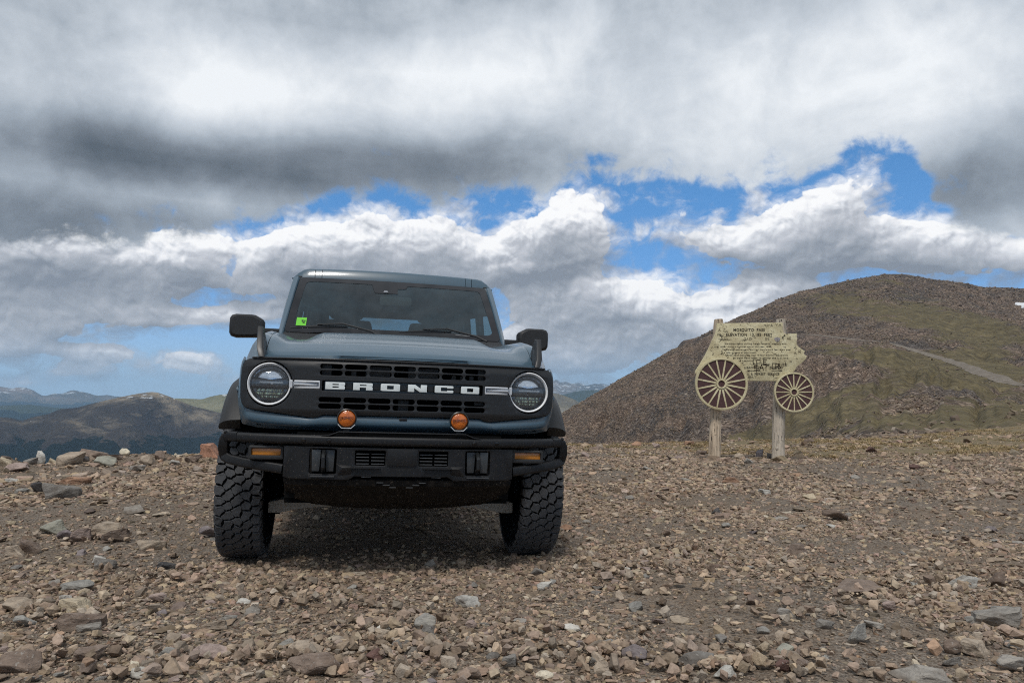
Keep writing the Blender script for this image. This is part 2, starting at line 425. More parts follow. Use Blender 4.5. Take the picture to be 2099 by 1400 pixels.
# the course of the dirt track: a bench dug into the slope
def on_hill(px, py):
    az, el = azel(px, py)
    rr = np.linspace(60, 640, 1200); z = hill_z(np.full_like(rr, az), rr) - 0.857
    e = np.arctan2(z, rr); k = np.argmax(e >= el)
    if not (e >= el).any(): k = int(e.argmax())
    return rr[k] * math.sin(az), rr[k] * math.cos(az)
TRACK = [(1420, 679), (1560, 681), (1640, 684), (1700, 688), (1760, 693), (1820, 701), (1860, 712), (1900, 722), (1940, 732), (1962, 742), (1978, 752), (2000, 764), (2030, 776), (2070, 784), (2130, 790)]
def course(path, step=2.0, k=9):
    pts = [np.array(on_hill(*p)) for p in path]
    for _ in range(2): pts = [pts[0]] + [(pts[i - 1] + pts[i] * 2 + pts[i + 1]) / 4 for i in range(1, len(pts) - 1)] + [pts[-1]]
    seg = np.cumsum([0] + [float(np.hypot(*(b - a))) for a, b in zip(pts, pts[1:])])
    s = np.arange(0, seg[-1], step); ker = np.ones(2 * k + 1) / (2 * k + 1)
    X, Y = [np.convolve(np.pad(np.interp(s, seg, [p[i] for p in pts]), k, 'edge'), ker, 'valid') for i in (0, 1)]
    Z = hill_z(np.arctan2(X, Y), np.hypot(X, Y)); Z = np.convolve(np.pad(Z, k, 'edge'), ker, 'valid')
    return X, Y, Z
TX, TY, TZ = course(TRACK)
def near_track(x, y):
    sh = x.shape; x, y = x.ravel(), y.ravel(); d = np.full(x.shape, 1e9); z = np.zeros(x.shape)
    m = (x > TX.min() - 30) & (x < TX.max() + 30) & (y > TY.min() - 30) & (y < TY.max() + 30)
    xi, yi = x[m], y[m]; dm = np.full(xi.shape, 1e9); zm = np.zeros(xi.shape)
    for a, b, c in zip(TX, TY, TZ):
        q = (xi - a) ** 2 + (yi - b) ** 2; w = q < dm; dm[w] = q[w]; zm[w] = c
    d[m] = dm; z[m] = zm
    return np.sqrt(d).reshape(sh), z.reshape(sh)
_d, _z = near_track(hx_, hy_)
_w = sstep(_d, 6, 15); hz_ = hz_ * _w + _z * (1 - _w)
hme = mesh_np('hill', np.stack([hx_, hy_, hz_], -1).reshape(-1, 3), grid_faces(len(hts), len(hazs)))
def hill_grass(az, r, z):
    """alpine grass on the hill, in swathes along the slope"""
    el = np.arctan2(z - 0.857, r); px = 1049.5 + 1516 * np.tan(az); py = 830 - 1516 * np.tan(el)
    def sw(x, y, w, h, a, rot=0.0):
        c, s = math.cos(math.radians(rot)), math.sin(math.radians(rot)); u, v = px - x, py - y
        p, q = (u * c + v * s) / w, (-u * s + v * c) / h
        return a * np.exp(-(p * p + q * q))
    g = -0.42
    for b in [(1850, 660, 220, 28, .55, 8), (1700, 650, 90, 14, .3, -6), (1990, 690, 140, 45, .6, 5), (1900, 760, 160, 24, .75, 8), (1760, 735, 100, 16, .3, 10), (1800, 810, 260, 40, .65, -12), (2050, 820, 120, 60, .6, -4), (2020, 740, 60, 40, .35),
              (1640, 860, 160, 24, .6, -20), (1560, 885, 120, 14, .5, -15), (1680, 720, 70, 12, .5, 5), (1740, 620, 90, 22, .35, -10), (1850, 600, 90, 14, .2, 8), (1960, 860, 180, 18, .6, -4),
              (1450, 710, 110, 10, -.2, -30), (1750, 700, 90, 12, .1), (1500, 780, 160, 60, -.25, -20), (2000, 640, 80, 16, -.3, 15), (1350, 800, 200, 60, -.15, -25), (1950, 665, 60, 6, -.2)]:
        g = g + sw(*b)
    return g
x_, y_ = hx_, hy_
gr = hill_grass(A, hr, hz_) + fbm(x_ * 0.018 + 3, y_ * 0.035, 5, 21, 0.6) * 1.3
add_attr(hme, 'grass', np.clip(gr * 1.3 + 0.40, 0, 1))

def ring_range(name, pts, Rn, r_in, z_in, seed, amp, nr=60, az_range=(-0.75, 0.25), na=360, ex=1.5, gully=1.0, jag=0.0):
    """a mountain range: skyline points from the photograph at a distance Rn, its slopes running down towards the viewer"""
    pa = np.array([azel(*p)[0] for p in pts]); pe = np.array([azel(*p)[1] for p in pts])
    az = np.linspace(az_range[0], az_range[1], na); t = np.concatenate([np.linspace(0, 1, nr), 1 + np.array([.02, .05, .1, .2, .3])])
    A, T = np.meshgrid(az, t)
    zR = np.tan(np.interp(A, pa, pe)) * Rn + fbm(A * 90, A * 0 + seed, 5, seed) * jag
    r = r_in + (Rn - r_in) * T
    s = np.clip(T, 0, 1) ** ex
    z = z_in + (zR - z_in) * s - np.maximum(T - 1, 0) * amp * 6
    x, y = r * np.sin(A), r * np.cos(A)
    f = 4.0 / (Rn - r_in)
    warp = fbm(x * f, y * f, 3, seed + 3) * 1.2
    rid = 1 - 2 * np.abs(fbm(x * f * 1.2 + warp, y * f * 0.35, 5, seed + 7, 0.55)) * 2
    z = z + (rid - 0.8) * amp * gully * np.clip((1 - T) * 5, 0, 1) * np.clip(T * 3, 0, 1)
    z = z + fbm(x * f * 4, y * f * 4, 4, seed + 9) * amp * 0.25 * np.clip((1 - T) * 8, 0.08, 1)
    me = mesh_np(name, np.stack([x, y, z + 0.857], -1).reshape(-1, 3), grid_faces(len(t), na))
    return me, A, r, z

# ---------------------------------------------------------------- terrain materials
def ground_mat():
    m, n, b = new_mat('stony_ground')
    p = n.pos()
    g = n.attr('grass', 'Fac')
    big = n.noise(p, 0.9, 4, 0.6); mid = n.noise(p, 7.0, 5, 0.65); fine = n.noise(p, 60.0, 3, 0.6)
    v = n.voronoi(p, 42.0, 'F1', 'Color'); vd = n.voronoi(p, 42.0, 'F1', 'Distance')
    v2 = n.voronoi(p, 120.0, 'F1', 'Color')
    soil = n.ramp(mid, [(.2, (.108, .076, .050)), (.45, (.192, .140, .096)), (.7, (.265, .202, .146)), (1, (.32, .27, .215))])
    peb = n.ramp(n.sep(v)[0], [(0, (.07, .06, .052)), (.3, (.15, .125, .10)), (.6, (.21, .18, .15)), (.85, (.25, .23, .205)), (1, (.34, .31, .27))], 'CONSTANT')
    peb2 = n.ramp(n.sep(v2)[1], [(0, (.09, .07, .055)), (.5, (.18, .145, .115)), (1, (.30, .265, .225))])
    c = n.mix(n.smooth(big + fine * 0.3, .45, .78, 0.25, 0.85), soil, peb2)
    c = n.mix(n.smooth(vd, .28, .42, 0.8, 0.0) * n.smooth(mid, .35, .6), c, peb)
    gc = n.ramp(n.noise(p, 3.0, 6, 0.7), [(.25, (.14, .10, .055)), (.45, (.24, .18, .10)), (.6, (.19, .155, .08)), (.8, (.32, .25, .15))])
    gm = n.smooth(g + (n.noise(p, 1.6, 6, 0.65) - 0.5) * 1.1, .35, .62)
    c = n.mix(gm * 0.8, c, gc)
    h = n.smooth(vd, .0, .5, 1, 0) * 0.5 + mid * 0.9 + fine * 0.35 + n.smooth(n.voronoi(p, 120.0), 0, .5, 1, 0) * 0.22
    bset(n, b, color=c, rough=0.95, normal=n.bump(h, 1.0, 0.02), spec=0.2)
    return m
def hill_mat():
    m, n, b = new_mat('scree_and_alpine_grass')
    p = n.pos(); g = n.attr('grass', 'Fac')
    w = n.noise(p, 0.25, 3, 0.6)
    v = n.voronoi(p, 1.3, 'F1', 'Color'); vd = n.voronoi(p, 1.3, 'F1', 'Distance'); v2 = n.voronoi(p, 3.2, 'F1', 'Color')
    r1 = n.sep(v)[0]; r2 = n.sep(v2)[1]
    tone = n.noise(p, 0.035, 5, 0.6)
    rock = n.ramp(r1 * 0.55 + r2 * 0.45, [(0, (.035, .030, .028)), (.35, (.072, .060, .053)), (.58, (.135, .112, .096)), (.75, (.23, .20, .172)), (1, (.44, .40, .355))])
    warm = n.mix(n.smooth(tone, .36, .64), (.66, .65, .66, 1), (1.32, 1.12, .98, 1))
    rock = n.mix(1.0, rock, warm, 'MULTIPLY')
    gn = n.noise(p, 0.22, 7, 0.68)
    gc = n.ramp(gn, [(.28, (.060, .047, .031)), (.40, (.095, .078, .045)), (.52, (.140, .115, .060)), (.64, (.200, .163, .085)), (.8, (.27, .22, .13))])
    gm = n.smooth(g + (n.noise(p.vscale((.8, 1.8, 3.0)), 0.05, 10, 0.74) - 0.5) * 2.8, .40, .68) * 0.88
    c = n.mix(gm, rock, gc)
    h = n.smooth(vd, .0, .6, 1, 0) * 0.55 + w * 0.8 + r2 * 0.35
    bset(n, b, color=c, rough=0.95, normal=n.bump(h, 0.8, 0.6), spec=0.15)
    return m
def far_mat(name, lo, hi, grass, forest_z, forest_n, snow=0.0, snow_z=1e6, fscale=0.004, ridge_z=1e5):
    m, n, b = new_mat(name)
    p = n.pos(); x, y, z = n.sep(p)
    a = n.noise(p, fscale, 8, 0.68); a2 = n.noise(p.vscale((1, 1, 2.5)), fscale * 3.1, 6, 0.6)
    c = n.ramp(a, [(.30, lo), (.52, grass), (.76, hi)])
    c = n.mix(n.smooth(a2, .60, .76) * 0.5, c, hi + (1,))
    sunlit = n.smooth(z + (a2 - .5) * 160, ridge_z, ridge_z + 70)
    c = n.mix(sunlit * n.smooth(a, .42, .6) * .8, c, hi + (1,))  # sunlit patches near the crest, painted with the pale tone
    fo = n.smooth(z * -1.0 + (n.noise(p, fscale * 2.0, 7, 0.62) - 0.5) * forest_n, -forest_z - forest_n * .015, -forest_z + forest_n * .015)
    c = n.mix(fo * 0.95, c, (.008, .015, .014, 1))
    if snow:
        sn = n.smooth(n.noise(p.vscale((1, 1, 3.0)), fscale * 5, 4, 0.55) + n.smooth(z, snow_z, snow_z + 60) * 0.16, .72, .76)
        c = n.mix(sn * snow, c, (.75, .78, .8, 1))
    bset(n, b, color=c, rough=1.0, spec=0.0, normal=n.bump(a2 + n.noise(p, fscale * 9, 4, .6) * .35, 1.0, 0.25 / fscale))
    return m

ground = tag(new_obj('ground', gme, ground_mat()), kind='structure')
hill = tag(new_obj('hill', hme, hill_mat()), kind='structure')

# valley floor out to the horizon
va = np.linspace(-math.pi, math.pi, 97); vr = np.array([70, 200, 600, 1500, 4000, 9000, 15500.0])
A, Q = np.meshgrid(va, vr)
vz = np.interp(Q, vr, [-22, -130, -400, -560, -560, -560, -560.0])
vme = mesh_np('valley', np.stack([Q * np.sin(A), Q * np.cos(A), vz], -1).reshape(-1, 3), grid_faces(len(vr), len(va)))
tag(new_obj('valley', vme, far_mat('valley_forest', (.05, .055, .03), (.12, .11, .07), (.075, .08, .04), -500, 80)), kind='structure')

me, *_ = ring_range('mountain', [(-3500, 1100), (-1500, 960), (-500, 880), (-200, 870), (-60, 856), (0, 855), (25, 857), (44, 862.5), (72, 854), (99, 848.7), (123, 838.5), (158, 835.6), (186, 828), (219, 820), (252, 812.6), (285, 806.5), (311, 803.4), (324, 805), (345, 812), (370, 822), (394, 832), (451, 846), (520, 862), (700, 890), (900, 930), (1300, 1000)],
                    3600, 1500, -420, 41, 120, 110, (-1.3, 0.1), 600, 1.15, 1.0)
tag(new_obj('mountain', me, far_mat('mountain_slopes', (.034, .028, .030), (.42, .34, .24), (.078, .064, .054), -128, 170, 1.0, -10, 0.0045, 5)), kind='structure')
me, *_ = ring_range('shoulder_ridge', [(200, 900), (300, 835), (350, 816), (384, 817), (415, 818), (430, 813), (450, 809), (480, 806), (520, 810), (600, 822), (800, 860), (1000, 900)],
                    5200, 3700, -300, 57, 110, 60, (-0.6, 0.05), 200, 1.2, 0.7)
tag(new_obj('ridge', me, far_mat('sun_paled_ridge', (.12, .11, .06), (.42, .36, .22), (.24, .22, .11), -330, 120, 0.8, 20, 0.004)), kind='structure')  # sunshine on this slope is put into its paler grass colour
me, *_ = ring_range('foothills', [(-600, 840), (-100, 834), (0, 832), (60, 829), (120, 836), (220, 842), (400, 846), (700, 840), (900, 838), (1040, 832), (1120, 826), (1141, 812), (1165, 806), (1185, 801), (1215, 799), (1250, 802), (1400, 815), (1700, 825), (2300, 830)],
                    8200, 4500, -480, 63, 130, 60, (-1.7, 1.7), 700, 1.6, 0.8)
tag(new_obj('foothills', me, far_mat('wooded_foothills', (.035, .045, .03), (.14, .12, .08), (.06, .07, .04), -60, 200, 0.0, 0, 0.0022)), kind='structure')
me, *_ = ring_range('far_mountains', [(-800, 800), (-200, 792), (-60, 790), (0, 790), (22, 794), (45, 794), (66, 799), (84, 809), (97, 811), (118, 806), (143, 802), (172, 805), (200, 809), (240, 813), (330, 818), (450, 822), (700, 812), (900, 800), (1040, 790), (1110, 782), (1128, 786), (1141, 779), (1150, 785), (1160, 783), (1172, 787), (1190, 786), (1203, 790), (1220, 786), (1240, 789), (1300, 792), (1500, 800), (2000, 800), (2600, 810)],
                    14500, 8600, -420, 71, 210, 60, (-1.75, 1.75), 1150, 1.35, 1.0, 60)
tag(new_obj('far_mountains', me, far_mat('distant_peaks', (.075, .06, .05), (.36, .27, .22), (.13, .11, .08), 40, 260, 0.9, 130, 0.0012, 180)), kind='structure')

# pale slope seen in the gap right of the vehicle
me, *_ = ring_range('pale_slope', [(980, 860), (1040, 830), (1100, 806), (1141, 806), (1165, 814), (1180, 820), (1200, 832), (1240, 850), (1300, 880), (1500, 960)],
                    4200, 2200, -420, 83, 60, 50, (-0.05, 0.3), 140, 1.2, 0.8)
tag(new_obj('slope', me, far_mat('pale_screes', (.17, .15, .12), (.46, .40, .33), (.22, .19, .13), -300, 60, 0, 0, 0.006)), kind='structure')

# dirt track climbing across the hill, and a last patch of snow
def drape(path, width, lift=0.15, m=9, step=2.0, jag=0.3, seed=3):
    pts = [np.array(on_hill(*p)) for p in path]
    pts = [pts[0]] + [(pts[i - 1] + pts[i] * 2 + pts[i + 1]) / 4 for i in range(1, len(pts) - 1)] + [pts[-1]]
    seg = np.cumsum([0] + [float(np.hypot(*(b - a))) for a, b in zip(pts, pts[1:])])
    s = np.arange(0, seg[-1], step); X = np.interp(s, seg, [p[0] for p in pts]); Y = np.interp(s, seg, [p[1] for p in pts])
    k = 5; ker = np.ones(2 * k + 1) / (2 * k + 1)
    X = np.convolve(np.pad(X, k, 'edge'), ker, 'valid'); Y = np.convolve(np.pad(Y, k, 'edge'), ker, 'valid')
    tx, ty = np.gradient(X), np.gradient(Y); l = np.hypot(tx, ty) + 1e-9; nx, ny = -ty / l, tx / l
    u = np.linspace(-1, 1, m)
    wv = (np.interp(s / seg[-1], np.linspace(0, 1, len(width)), width) if hasattr(width, '__len__') else np.full_like(s, width)) * 0.5
    wv = wv * (1 + fbm(s * 0.3, s * 0 + seed, 3, seed) * jag * 2)
    PX = X[:, None] + nx[:, None] * u * wv[:, None]; PY = Y[:, None] + ny[:, None] * u * wv[:, None]
    zc = hill_z(np.arctan2(PX, PY), np.hypot(PX, PY)); zl = np.convolve(np.pad(zc.mean(1), k, 'edge'), ker, 'valid')
    zc = np.maximum(zc, zl[:, None] * 0.9 + zc * 0.1) + lift - (np.abs(u) > 0.98) * 0.9
    return mesh_np('strip', np.stack([PX, PY, zc], -1).reshape(-1, 3), grid_faces(len(s), m))
def track_mesh():
    tx, ty = np.gradient(TX), np.gradient(TY); l = np.hypot(tx, ty) + 1e-9; nx, ny = -ty / l, tx / l
    n = len(TX); t = np.linspace(0, 1, n); u = np.linspace(-1, 1, 7)
    w = np.interp(t, [0, .5, .8, .9, 1], [1.2, 1.6, 2.0, 2.4, 1.2])
    wv = np.stack([w * (1 + fbm(t * 60, t * 0 + sd, 3, sd) * .7) for sd in (3, 9)], 1)
    ww = np.where(u[None, :] < 0, wv[:, :1], wv[:, 1:])
    X = TX[:, None] + nx[:, None] * u * ww; Y = TY[:, None] + ny[:, None] * u * ww
    Z = TZ[:, None] + .22 - .16 * np.abs(u) ** 3 + fbm(X * .4, Y * .4, 3, 5) * .12
    return mesh_np('dirt_track', np.stack([X, Y, Z], -1).reshape(-1, 3), grid_faces(n, 7))
def track_mat():
    m, n, b = new_mat('track_gravel')
    p = n.pos()
    c = n.ramp(n.noise(p, 0.7, 7, 0.7), [(.25, (.12, .10, .08)), (.5, (.20, .172, .142)), (.75, (.31, .275, .235))])
    bset(n, b, color=c, rough=1.0, normal=n.bump(n.noise(p, 1.2, 5, .6), 0.8, 0.5), spec=0.1); return m
tm = track_mat()
tag(new_obj('dirt_track', track_mesh(), tm), kind='structure')
def snow_mat():
    m, n, b = new_mat('old_snow'); bset(n, b, color=n.ramp(n.noise(n.pos(), .5, 4), [(.3, (.62, .63, .64)), (.7, (.85, .86, .88))]), rough=0.7); return m
tag(new_obj('snow_patch', drape([(2074, 613), (2085, 620), (2099, 625), (2130, 630), (2150, 640)], [3, 12, 14, 5], 1.0, 5, 4.0), snow_mat()), kind='structure')

# haze: one closed box of thin air round everything
def haze():
    bm = bmesh.new(); bmesh.ops.create_cube(bm, size=1.0)
    me = bpy.data.meshes.new('haze'); bm.to_mesh(me); bm.free()
    m = bpy.data.materials.new('thin_air'); m.use_nodes = True; t = m.node_tree; t.nodes.clear(); n = NT(t)
    v = n.new('ShaderNodeVolumePrincipled'); o = n.new('ShaderNodeOutputMaterial')
    v.inputs['Color'].default_value = (.50, .74, 1.0, 1); v.inputs['Density'].default_value = HAZE; v.inputs['Anisotropy'].default_value = 0.0
    t.links.new(v.outputs[0], o.inputs['Volume'])
    ob = new_obj('haze', me, m); ob.scale = (31600, 31600, 1200); ob.location = (0, 0, -50)
    tag(ob, kind='stuff')
HAZE = 5.5e-5
haze()
# ---------------------------------------------------------------- stones
def rock_mesh(name, seed, kind='angular', subdiv=1):
    """a broken stone, filling a box of one unit"""
    rnd = random.Random(seed); bm = bmesh.new()
    n = {'angular': 11, 'slab': 13, 'round': 26, 'pebble': 9}[kind]
    for i in range(n):
        while True:
            p = Vector((rnd.uniform(-1, 1), rnd.uniform(-1, 1), rnd.uniform(-1, 1)))
            if p.length < 1: break
        if kind == 'slab':
            a = rnd.uniform(0, 6.283); q = rnd.uniform(.72, 1.0)
            p = Vector((math.cos(a) * q, math.sin(a) * q, rnd.choice((-1, 1)) * rnd.uniform(.75, 1) + 0.25 * math.cos(a)))
        elif kind == 'round': p = p.normalized() * rnd.uniform(.85, 1)
        else:
            p = p.normalized() * rnd.uniform(.75, 1)
            p = Vector([max(-.72, min(.72, c)) for c in p])
        bm.verts.new(p)
    r = bmesh.ops.convex_hull(bm, input=bm.verts)
    junk = [g for g in r['geom_interior'] if isinstance(g, bmesh.types.BMVert)] + [g for g in r['geom_unused'] if isinstance(g, bmesh.types.BMVert)]
    if junk: bmesh.ops.delete(bm, geom=list(set(junk)), context='VERTS')
    bmesh.ops.dissolve_limit(bm, angle_limit=0.22, verts=bm.verts, edges=bm.edges)
    if subdiv:
        bmesh.ops.bevel(bm, geom=list(bm.edges), offset=0.055, segments=1, affect='EDGES', profile=0.6)
        bmesh.ops.triangulate(bm, faces=bm.faces)
        for _ in range(subdiv - 1):
            bmesh.ops.subdivide_edges(bm, edges=[e for e in bm.edges if e.calc_length() > 0.35], cuts=1, use_grid_fill=False)
            bmesh.ops.triangulate(bm, faces=bm.faces)
        for v in bm.verts:
            nz = mnoise.noise_vector(v.co * 1.7 + Vector((seed, 0, 0))) * 0.10 + mnoise.noise_vector(v.co * 5.0 + Vector((0, seed, 0))) * 0.035
            v.co += nz
    lo = Vector([min(v.co[i] for v in bm.verts) for i in range(3)]); hi = Vector([max(v.co[i] for v in bm.verts) for i in range(3)])
    for v in bm.verts: v.co = Vector([(v.co[i] - (lo[i] + hi[i]) / 2) / (hi[i] - lo[i]) for i in range(3)])
    bmesh.ops.recalc_face_normals(bm, faces=bm.faces)
    me = bpy.data.meshes.new(name); bm.to_mesh(me); bm.free()
    return me

def stone_mat(name, src):
    m, n, b = new_mat(name)
    if src == 'INSTANCER': base = n.attr('tint', 'Color', 'INSTANCER')
    else:
        oi = n.new('ShaderNodeObjectInfo'); base = V(n, oi.outputs['Color'])
    if src == 'INSTANCER': rnd = n.sep(n.attr('tint', 'Vector', 'INSTANCER'))[0] * 37.0
    else: rnd = V(n, n.new('ShaderNodeObjectInfo').outputs['Random']) * 50.0
    p = n.pos()
    if src == 'INSTANCER':
        a = n.noise(p, 45, 4, 0.65); c = n.mix(1.0, base, n.ramp(a, [(.25, (.62, .60, .58)), (.5, (1, 1, 1)), (.75, (1.35, 1.33, 1.30))]), 'MULTIPLY')
        bset(n, b, color=c, rough=0.92, normal=n.bump(a, 0.8, 0.006), spec=0.25)
    else:
        q = n.coord('Object').nt.vmath('ADD', p, n.xyz(rnd, rnd, 0.0))
        a = n.noise(q, 9, 5, 0.65); a2 = n.noise(q.vscale((1, 1, 3.2)), 26, 6, 0.7)
        s = n.noise(q, 110, 2, 0.5)
        c = n.mix(1.0, base, n.ramp(a, [(.28, (.62, .57, .53)), (.5, (1, 1, 1)), (.74, (1.28, 1.25, 1.20))]), 'MULTIPLY')
        c = n.mix(1.0, c, n.ramp(a2, [(.3, (.58, .57, .56)), (.5, (1, 1, 1)), (.72, (1.22, 1.22, 1.20))]), 'MULTIPLY')
        c = n.mix(n.smooth(s, .62, .72) * 0.5, c, (.42, .40, .36, 1))
        # dust and soil on the lower flanks and in hollows of the stone
        z = n.sep(n.coord('Generated'))[2]
        c = n.mix(n.smooth(z + (a - .5) * .6, .42, .12) * 0.6, c, (.13, .10, .075, 1))
        bset(n, b, color=c, rough=0.88, normal=n.bump(a2 * 0.7 + a * 0.8 + s * 0.25, 0.9, 0.012), spec=0.3)
    return m
ROCK_MAT = stone_mat('weathered_stone', 'OBJECT'); GRAVEL_MAT = stone_mat('loose_stone', 'INSTANCER')

TINTS = dict(tan=(.30, .245, .19), buff=(.36, .30, .215), grey=(.235, .215, .19), slate=(.16, .148, .134), brown=(.165, .125, .10), rust=(.27, .165, .11), pink=(.265, .205, .18),
             white=(.46, .44, .40), bluegrey=(.23, .22, .20), dark=(.058, .055, .055), purple=(.17, .145, .145), cream=(.46, .41, .32), red=(.31, .165, .11), palegrey=(.35, .335, .305), darkred=(.11, .065, .055), greygreen=(.245, .24, .20))
WORD = dict(tan='tan', buff='buff', grey='grey', slate='dark slate-grey', brown='brown', rust='rust-orange', pink='pinkish tan', white='whitish', bluegrey='blue-grey', dark='nearly black', purple='purplish grey', cream='cream-coloured', red='brick-red', palegrey='pale grey', darkred='dark reddish brown', greygreen='greenish grey')

BIG = {k: [rock_mesh('rock', 100 + i * 7 + j * 31, k, 3) for i in range(5)] for j, k in enumerate(('angular', 'slab', 'round'))}
for v_ in BIG.values():
    for me in v_: me.materials.append(ROCK_MAT)

def ground_hit(px, py):
    d = ray_dir(px, py); rr = np.arange(1.5, 40, 0.02)
    X, Y, Z = d.x * rr, d.y * rr, CAM_H + d.z * rr
    gap = Z - ground_z(X, Y, False)
    k = int(np.argmax(gap <= 0)) if (gap <= 0).any() else int(np.argmin(np.where(rr < 22, gap, 9)))
    return X[k], Y[k], math.hypot(X[k], Y[k])

# (photo x, photo y, width, height, colour, shape, turn): the stones one can pick out
NOTED = [
 (117,1013,62,27,'slate','angular'),(73,1005,22,18,'dark','angular'),(142,987,55,14,'rust','slab'),(197,1097,76,26,'tan','slab'),(230,1108,45,22,'brown','angular'),(160,1107,32,22,'pink','angular'),
 (132,1108,38,20,'purple','angular'),(100,1087,45,24,'greygreen','angular'),(52,1130,36,26,'brown','angular'),(25,1138,40,16,'tan','slab'),(305,1123,50,18,'tan','angular'),(272,1050,38,15,'grey','slab'),
 (424,1095,36,22,'purple','angular'),(200,1151,24,16,'white','angular'),(210,1160,42,18,'slate','angular'),(337,1167,35,14,'dark','slab'),(148,1208,55,16,'bluegrey','round'),(28,1248,45,22,'tan','angular'),
 (150,1262,84,26,'buff','slab'),(142,1287,98,28,'brown','slab'),(42,1288,36,18,'bluegrey','angular'),(170,1299,52,14,'grey','slab'),(433,1287,46,18,'tan','angular'),(497,1240,26,12,'white','round'),
 (322,1235,35,16,'pink','angular'),(428,1345,72,24,'pink','round'),(622,1342,68,28,'tan','round'),(637,1375,105,36,'brown','round'),(580,1330,46,20,'bluegrey','angular'),(30,1370,62,34,'brown','angular'),
 (173,1353,55,22,'brown','slab'),(272,1377,28,18,'cream','angular'),(302,1370,30,18,'purple','angular'),(293,1391,50,14,'palegrey','slab'),(333,1348,40,16,'bluegrey','slab'),(463,1273,34,12,'bluegrey','slab'),
 (79,932,22,27,'white','round'),(105,935,18,12,'buff','angular'),(186,929,60,20,'brown','angular'),(252,933,28,15,'cream','round'),(325,939,22,19,'brown','angular'),(427,932,66,30,'red','slab'),
 (136,948,60,26,'tan','angular'),(210,950,44,20,'greygreen','angular'),(296,948,36,22,'tan','round'),(169,946,22,12,'dark','angular'),(390,946,44,16,'brown','slab'),(28,962,50,18,'pink','round'),(6,953,26,18,'buff','angular'),
 (58,940,30,12,'slate','angular'),(232,942,34,10,'brown','slab'),(355,950,26,10,'palegrey','angular'),(158,936,40,14,'rust','angular'),(275,962,46,14,'grey','slab'),
 (870,1281,42,28,'bluegrey','angular'),(872,1307,48,22,'slate','slab'),(822,1330,42,20,'slate','angular'),(763,1352,40,22,'darkred','angular'),(823,1365,30,26,'tan','angular'),(843,1341,34,14,'grey','slab'),
 (778,1307,36,14,'tan','angular'),(785,1295,28,13,'white','round'),(963,1240,60,18,'palegrey','slab'),(965,1287,24,18,'pink','round'),(977,1318,54,12,'grey','slab'),(880,1162,26,16,'grey','angular'),
 (1105,1177,34,14,'slate','angular'),(1040,1362,36,24,'slate','slab'),(963,1388,50,18,'brown','angular'),(1302,1352,50,28,'purple','angular'),(1233,1340,30,14,'dark','slab'),(1233,1377,30,30,'tan','angular'),
 (1223,1361,34,18,'slate','angular'),(1117,1392,36,16,'cream','round'),(1117,1207,32,14,'palegrey','angular'),(1173,1292,34,12,'white','round'),(1000,1372,30,10,'tan','round'),(1160,1083,26,12,'rust','angular'),
 (1718,1062,44,20,'brown','angular'),(1879,959,26,10,'darkred','round'),(1502,987,38,11,'rust','slab'),(1470,1050,20,14,'dark','angular'),(1636,1132,44,18,'brown','slab'),(1764,1214,118,18,'brown','slab'),
 (1979,1198,60,20,'palegrey','slab'),(2052,1193,36,22,'brown','angular'),(2059,1282,84,28,'grey','slab'),(1546,1239,30,18,'brown','angular'),(1825,1250,24,16,'pink','angular'),(1614,1270,50,18,'grey','slab'),
 (1764,1311,46,34,'bluegrey','angular'),(1959,1337,30,24,'brown','round'),(2018,1341,62,24,'tan','slab'),(1432,1368,76,28,'slate','round'),(1600,1352,60,20,'greygreen','slab'),(1607,1382,30,22,'darkred','angular'),
 (1654,1380,56,26,'brown','angular'),(1491,1391,48,22,'palegrey','angular'),(1905,1394,100,20,'grey','slab'),(2079,1372,50,24,'grey','angular'),(1787,1382,50,16,'tan','slab'),(1696,1289,34,14,'slate','angular'),
 (1566,1300,28,12,'bluegrey','angular'),(1796,1289,38,12,'grey','slab'),(1957,1364,34,16,'slate','angular'),(2000,1278,28,12,'bluegrey','round'),(1517,938,26,14,'tan','round'),(1560,934,22,18,'purple','angular'),
 (1579,938,14,14,'dark','angular'),(1537,947,24,11,'palegrey','angular'),(1414,911,28,11,'rust','slab'),(1517,901,9,8,'pink','round'),(1440,930,30,10,'brown','angular'),(1790,925,30,12,'darkred','angular'),(1660,905,24,9,'brown','round'),
 (1228,920,30,12,'tan','slab'),(1305,913,26,12,'rust','angular'),(1345,915,24,10,'pink','angular'),(1200,935,22,12,'pink','angular')]
def zone(x, y):
    if y < 966 and x < 460: return 'on the rocky edge of the plateau left of the vehicle'
    if y < 966: return 'on the stony ground near the sign posts' if x < 1700 else 'at the edge of the grass right of the sign'
    if y < 1110 and x < 460: return 'in the rubble left of the front tyre'
    if x < 460 and y < 1230: return 'on the gravel at the left side'
    if x < 520: return 'in the near gravel at lower left'
    if 700 < x < 1160 and y < 1215: return 'on the gravel just in front of the vehicle'
    if x < 720: return 'in the near gravel left of centre'
    if x < 1180: return 'in the heap of stones in the near foreground'
    if x < 1400: return 'in the near gravel right of centre'
    if y < 1150: return 'on the open gravel below the sign'
    return 'in the near gravel at lower right'
SHAPE = dict(angular='angular stone', slab='flat slab', round='rounded stone')
placed = []
def size_word(w, d):
    s = w
    return 'large' if s > 70 else 'medium-sized' if s > 40 else 'small'
def place_rock(x, y, wm, dm, hm, rot, tint, shape, tilt, idx, label, group=None, sink=0.18):
    o = bpy.data.objects.new('rock', BIG[shape][idx % 5]); COL.objects.link(o)
    z = float(ground_z(np.array([x]), np.array([y]), True)[0])
    o.location = (x, y, z + hm * (0.5 - sink)); o.scale = (wm, dm, hm)
    o.rotation_euler = (tilt[0], tilt[1], rot); o.color = tuple(tint) + (1,)
    tag(o, label, 'rock', group); placed.append((x, y, max(wm, dm) * 0.5)); return o
rr_ = random.Random(5)
used = {}
NEAR = {}
info = []
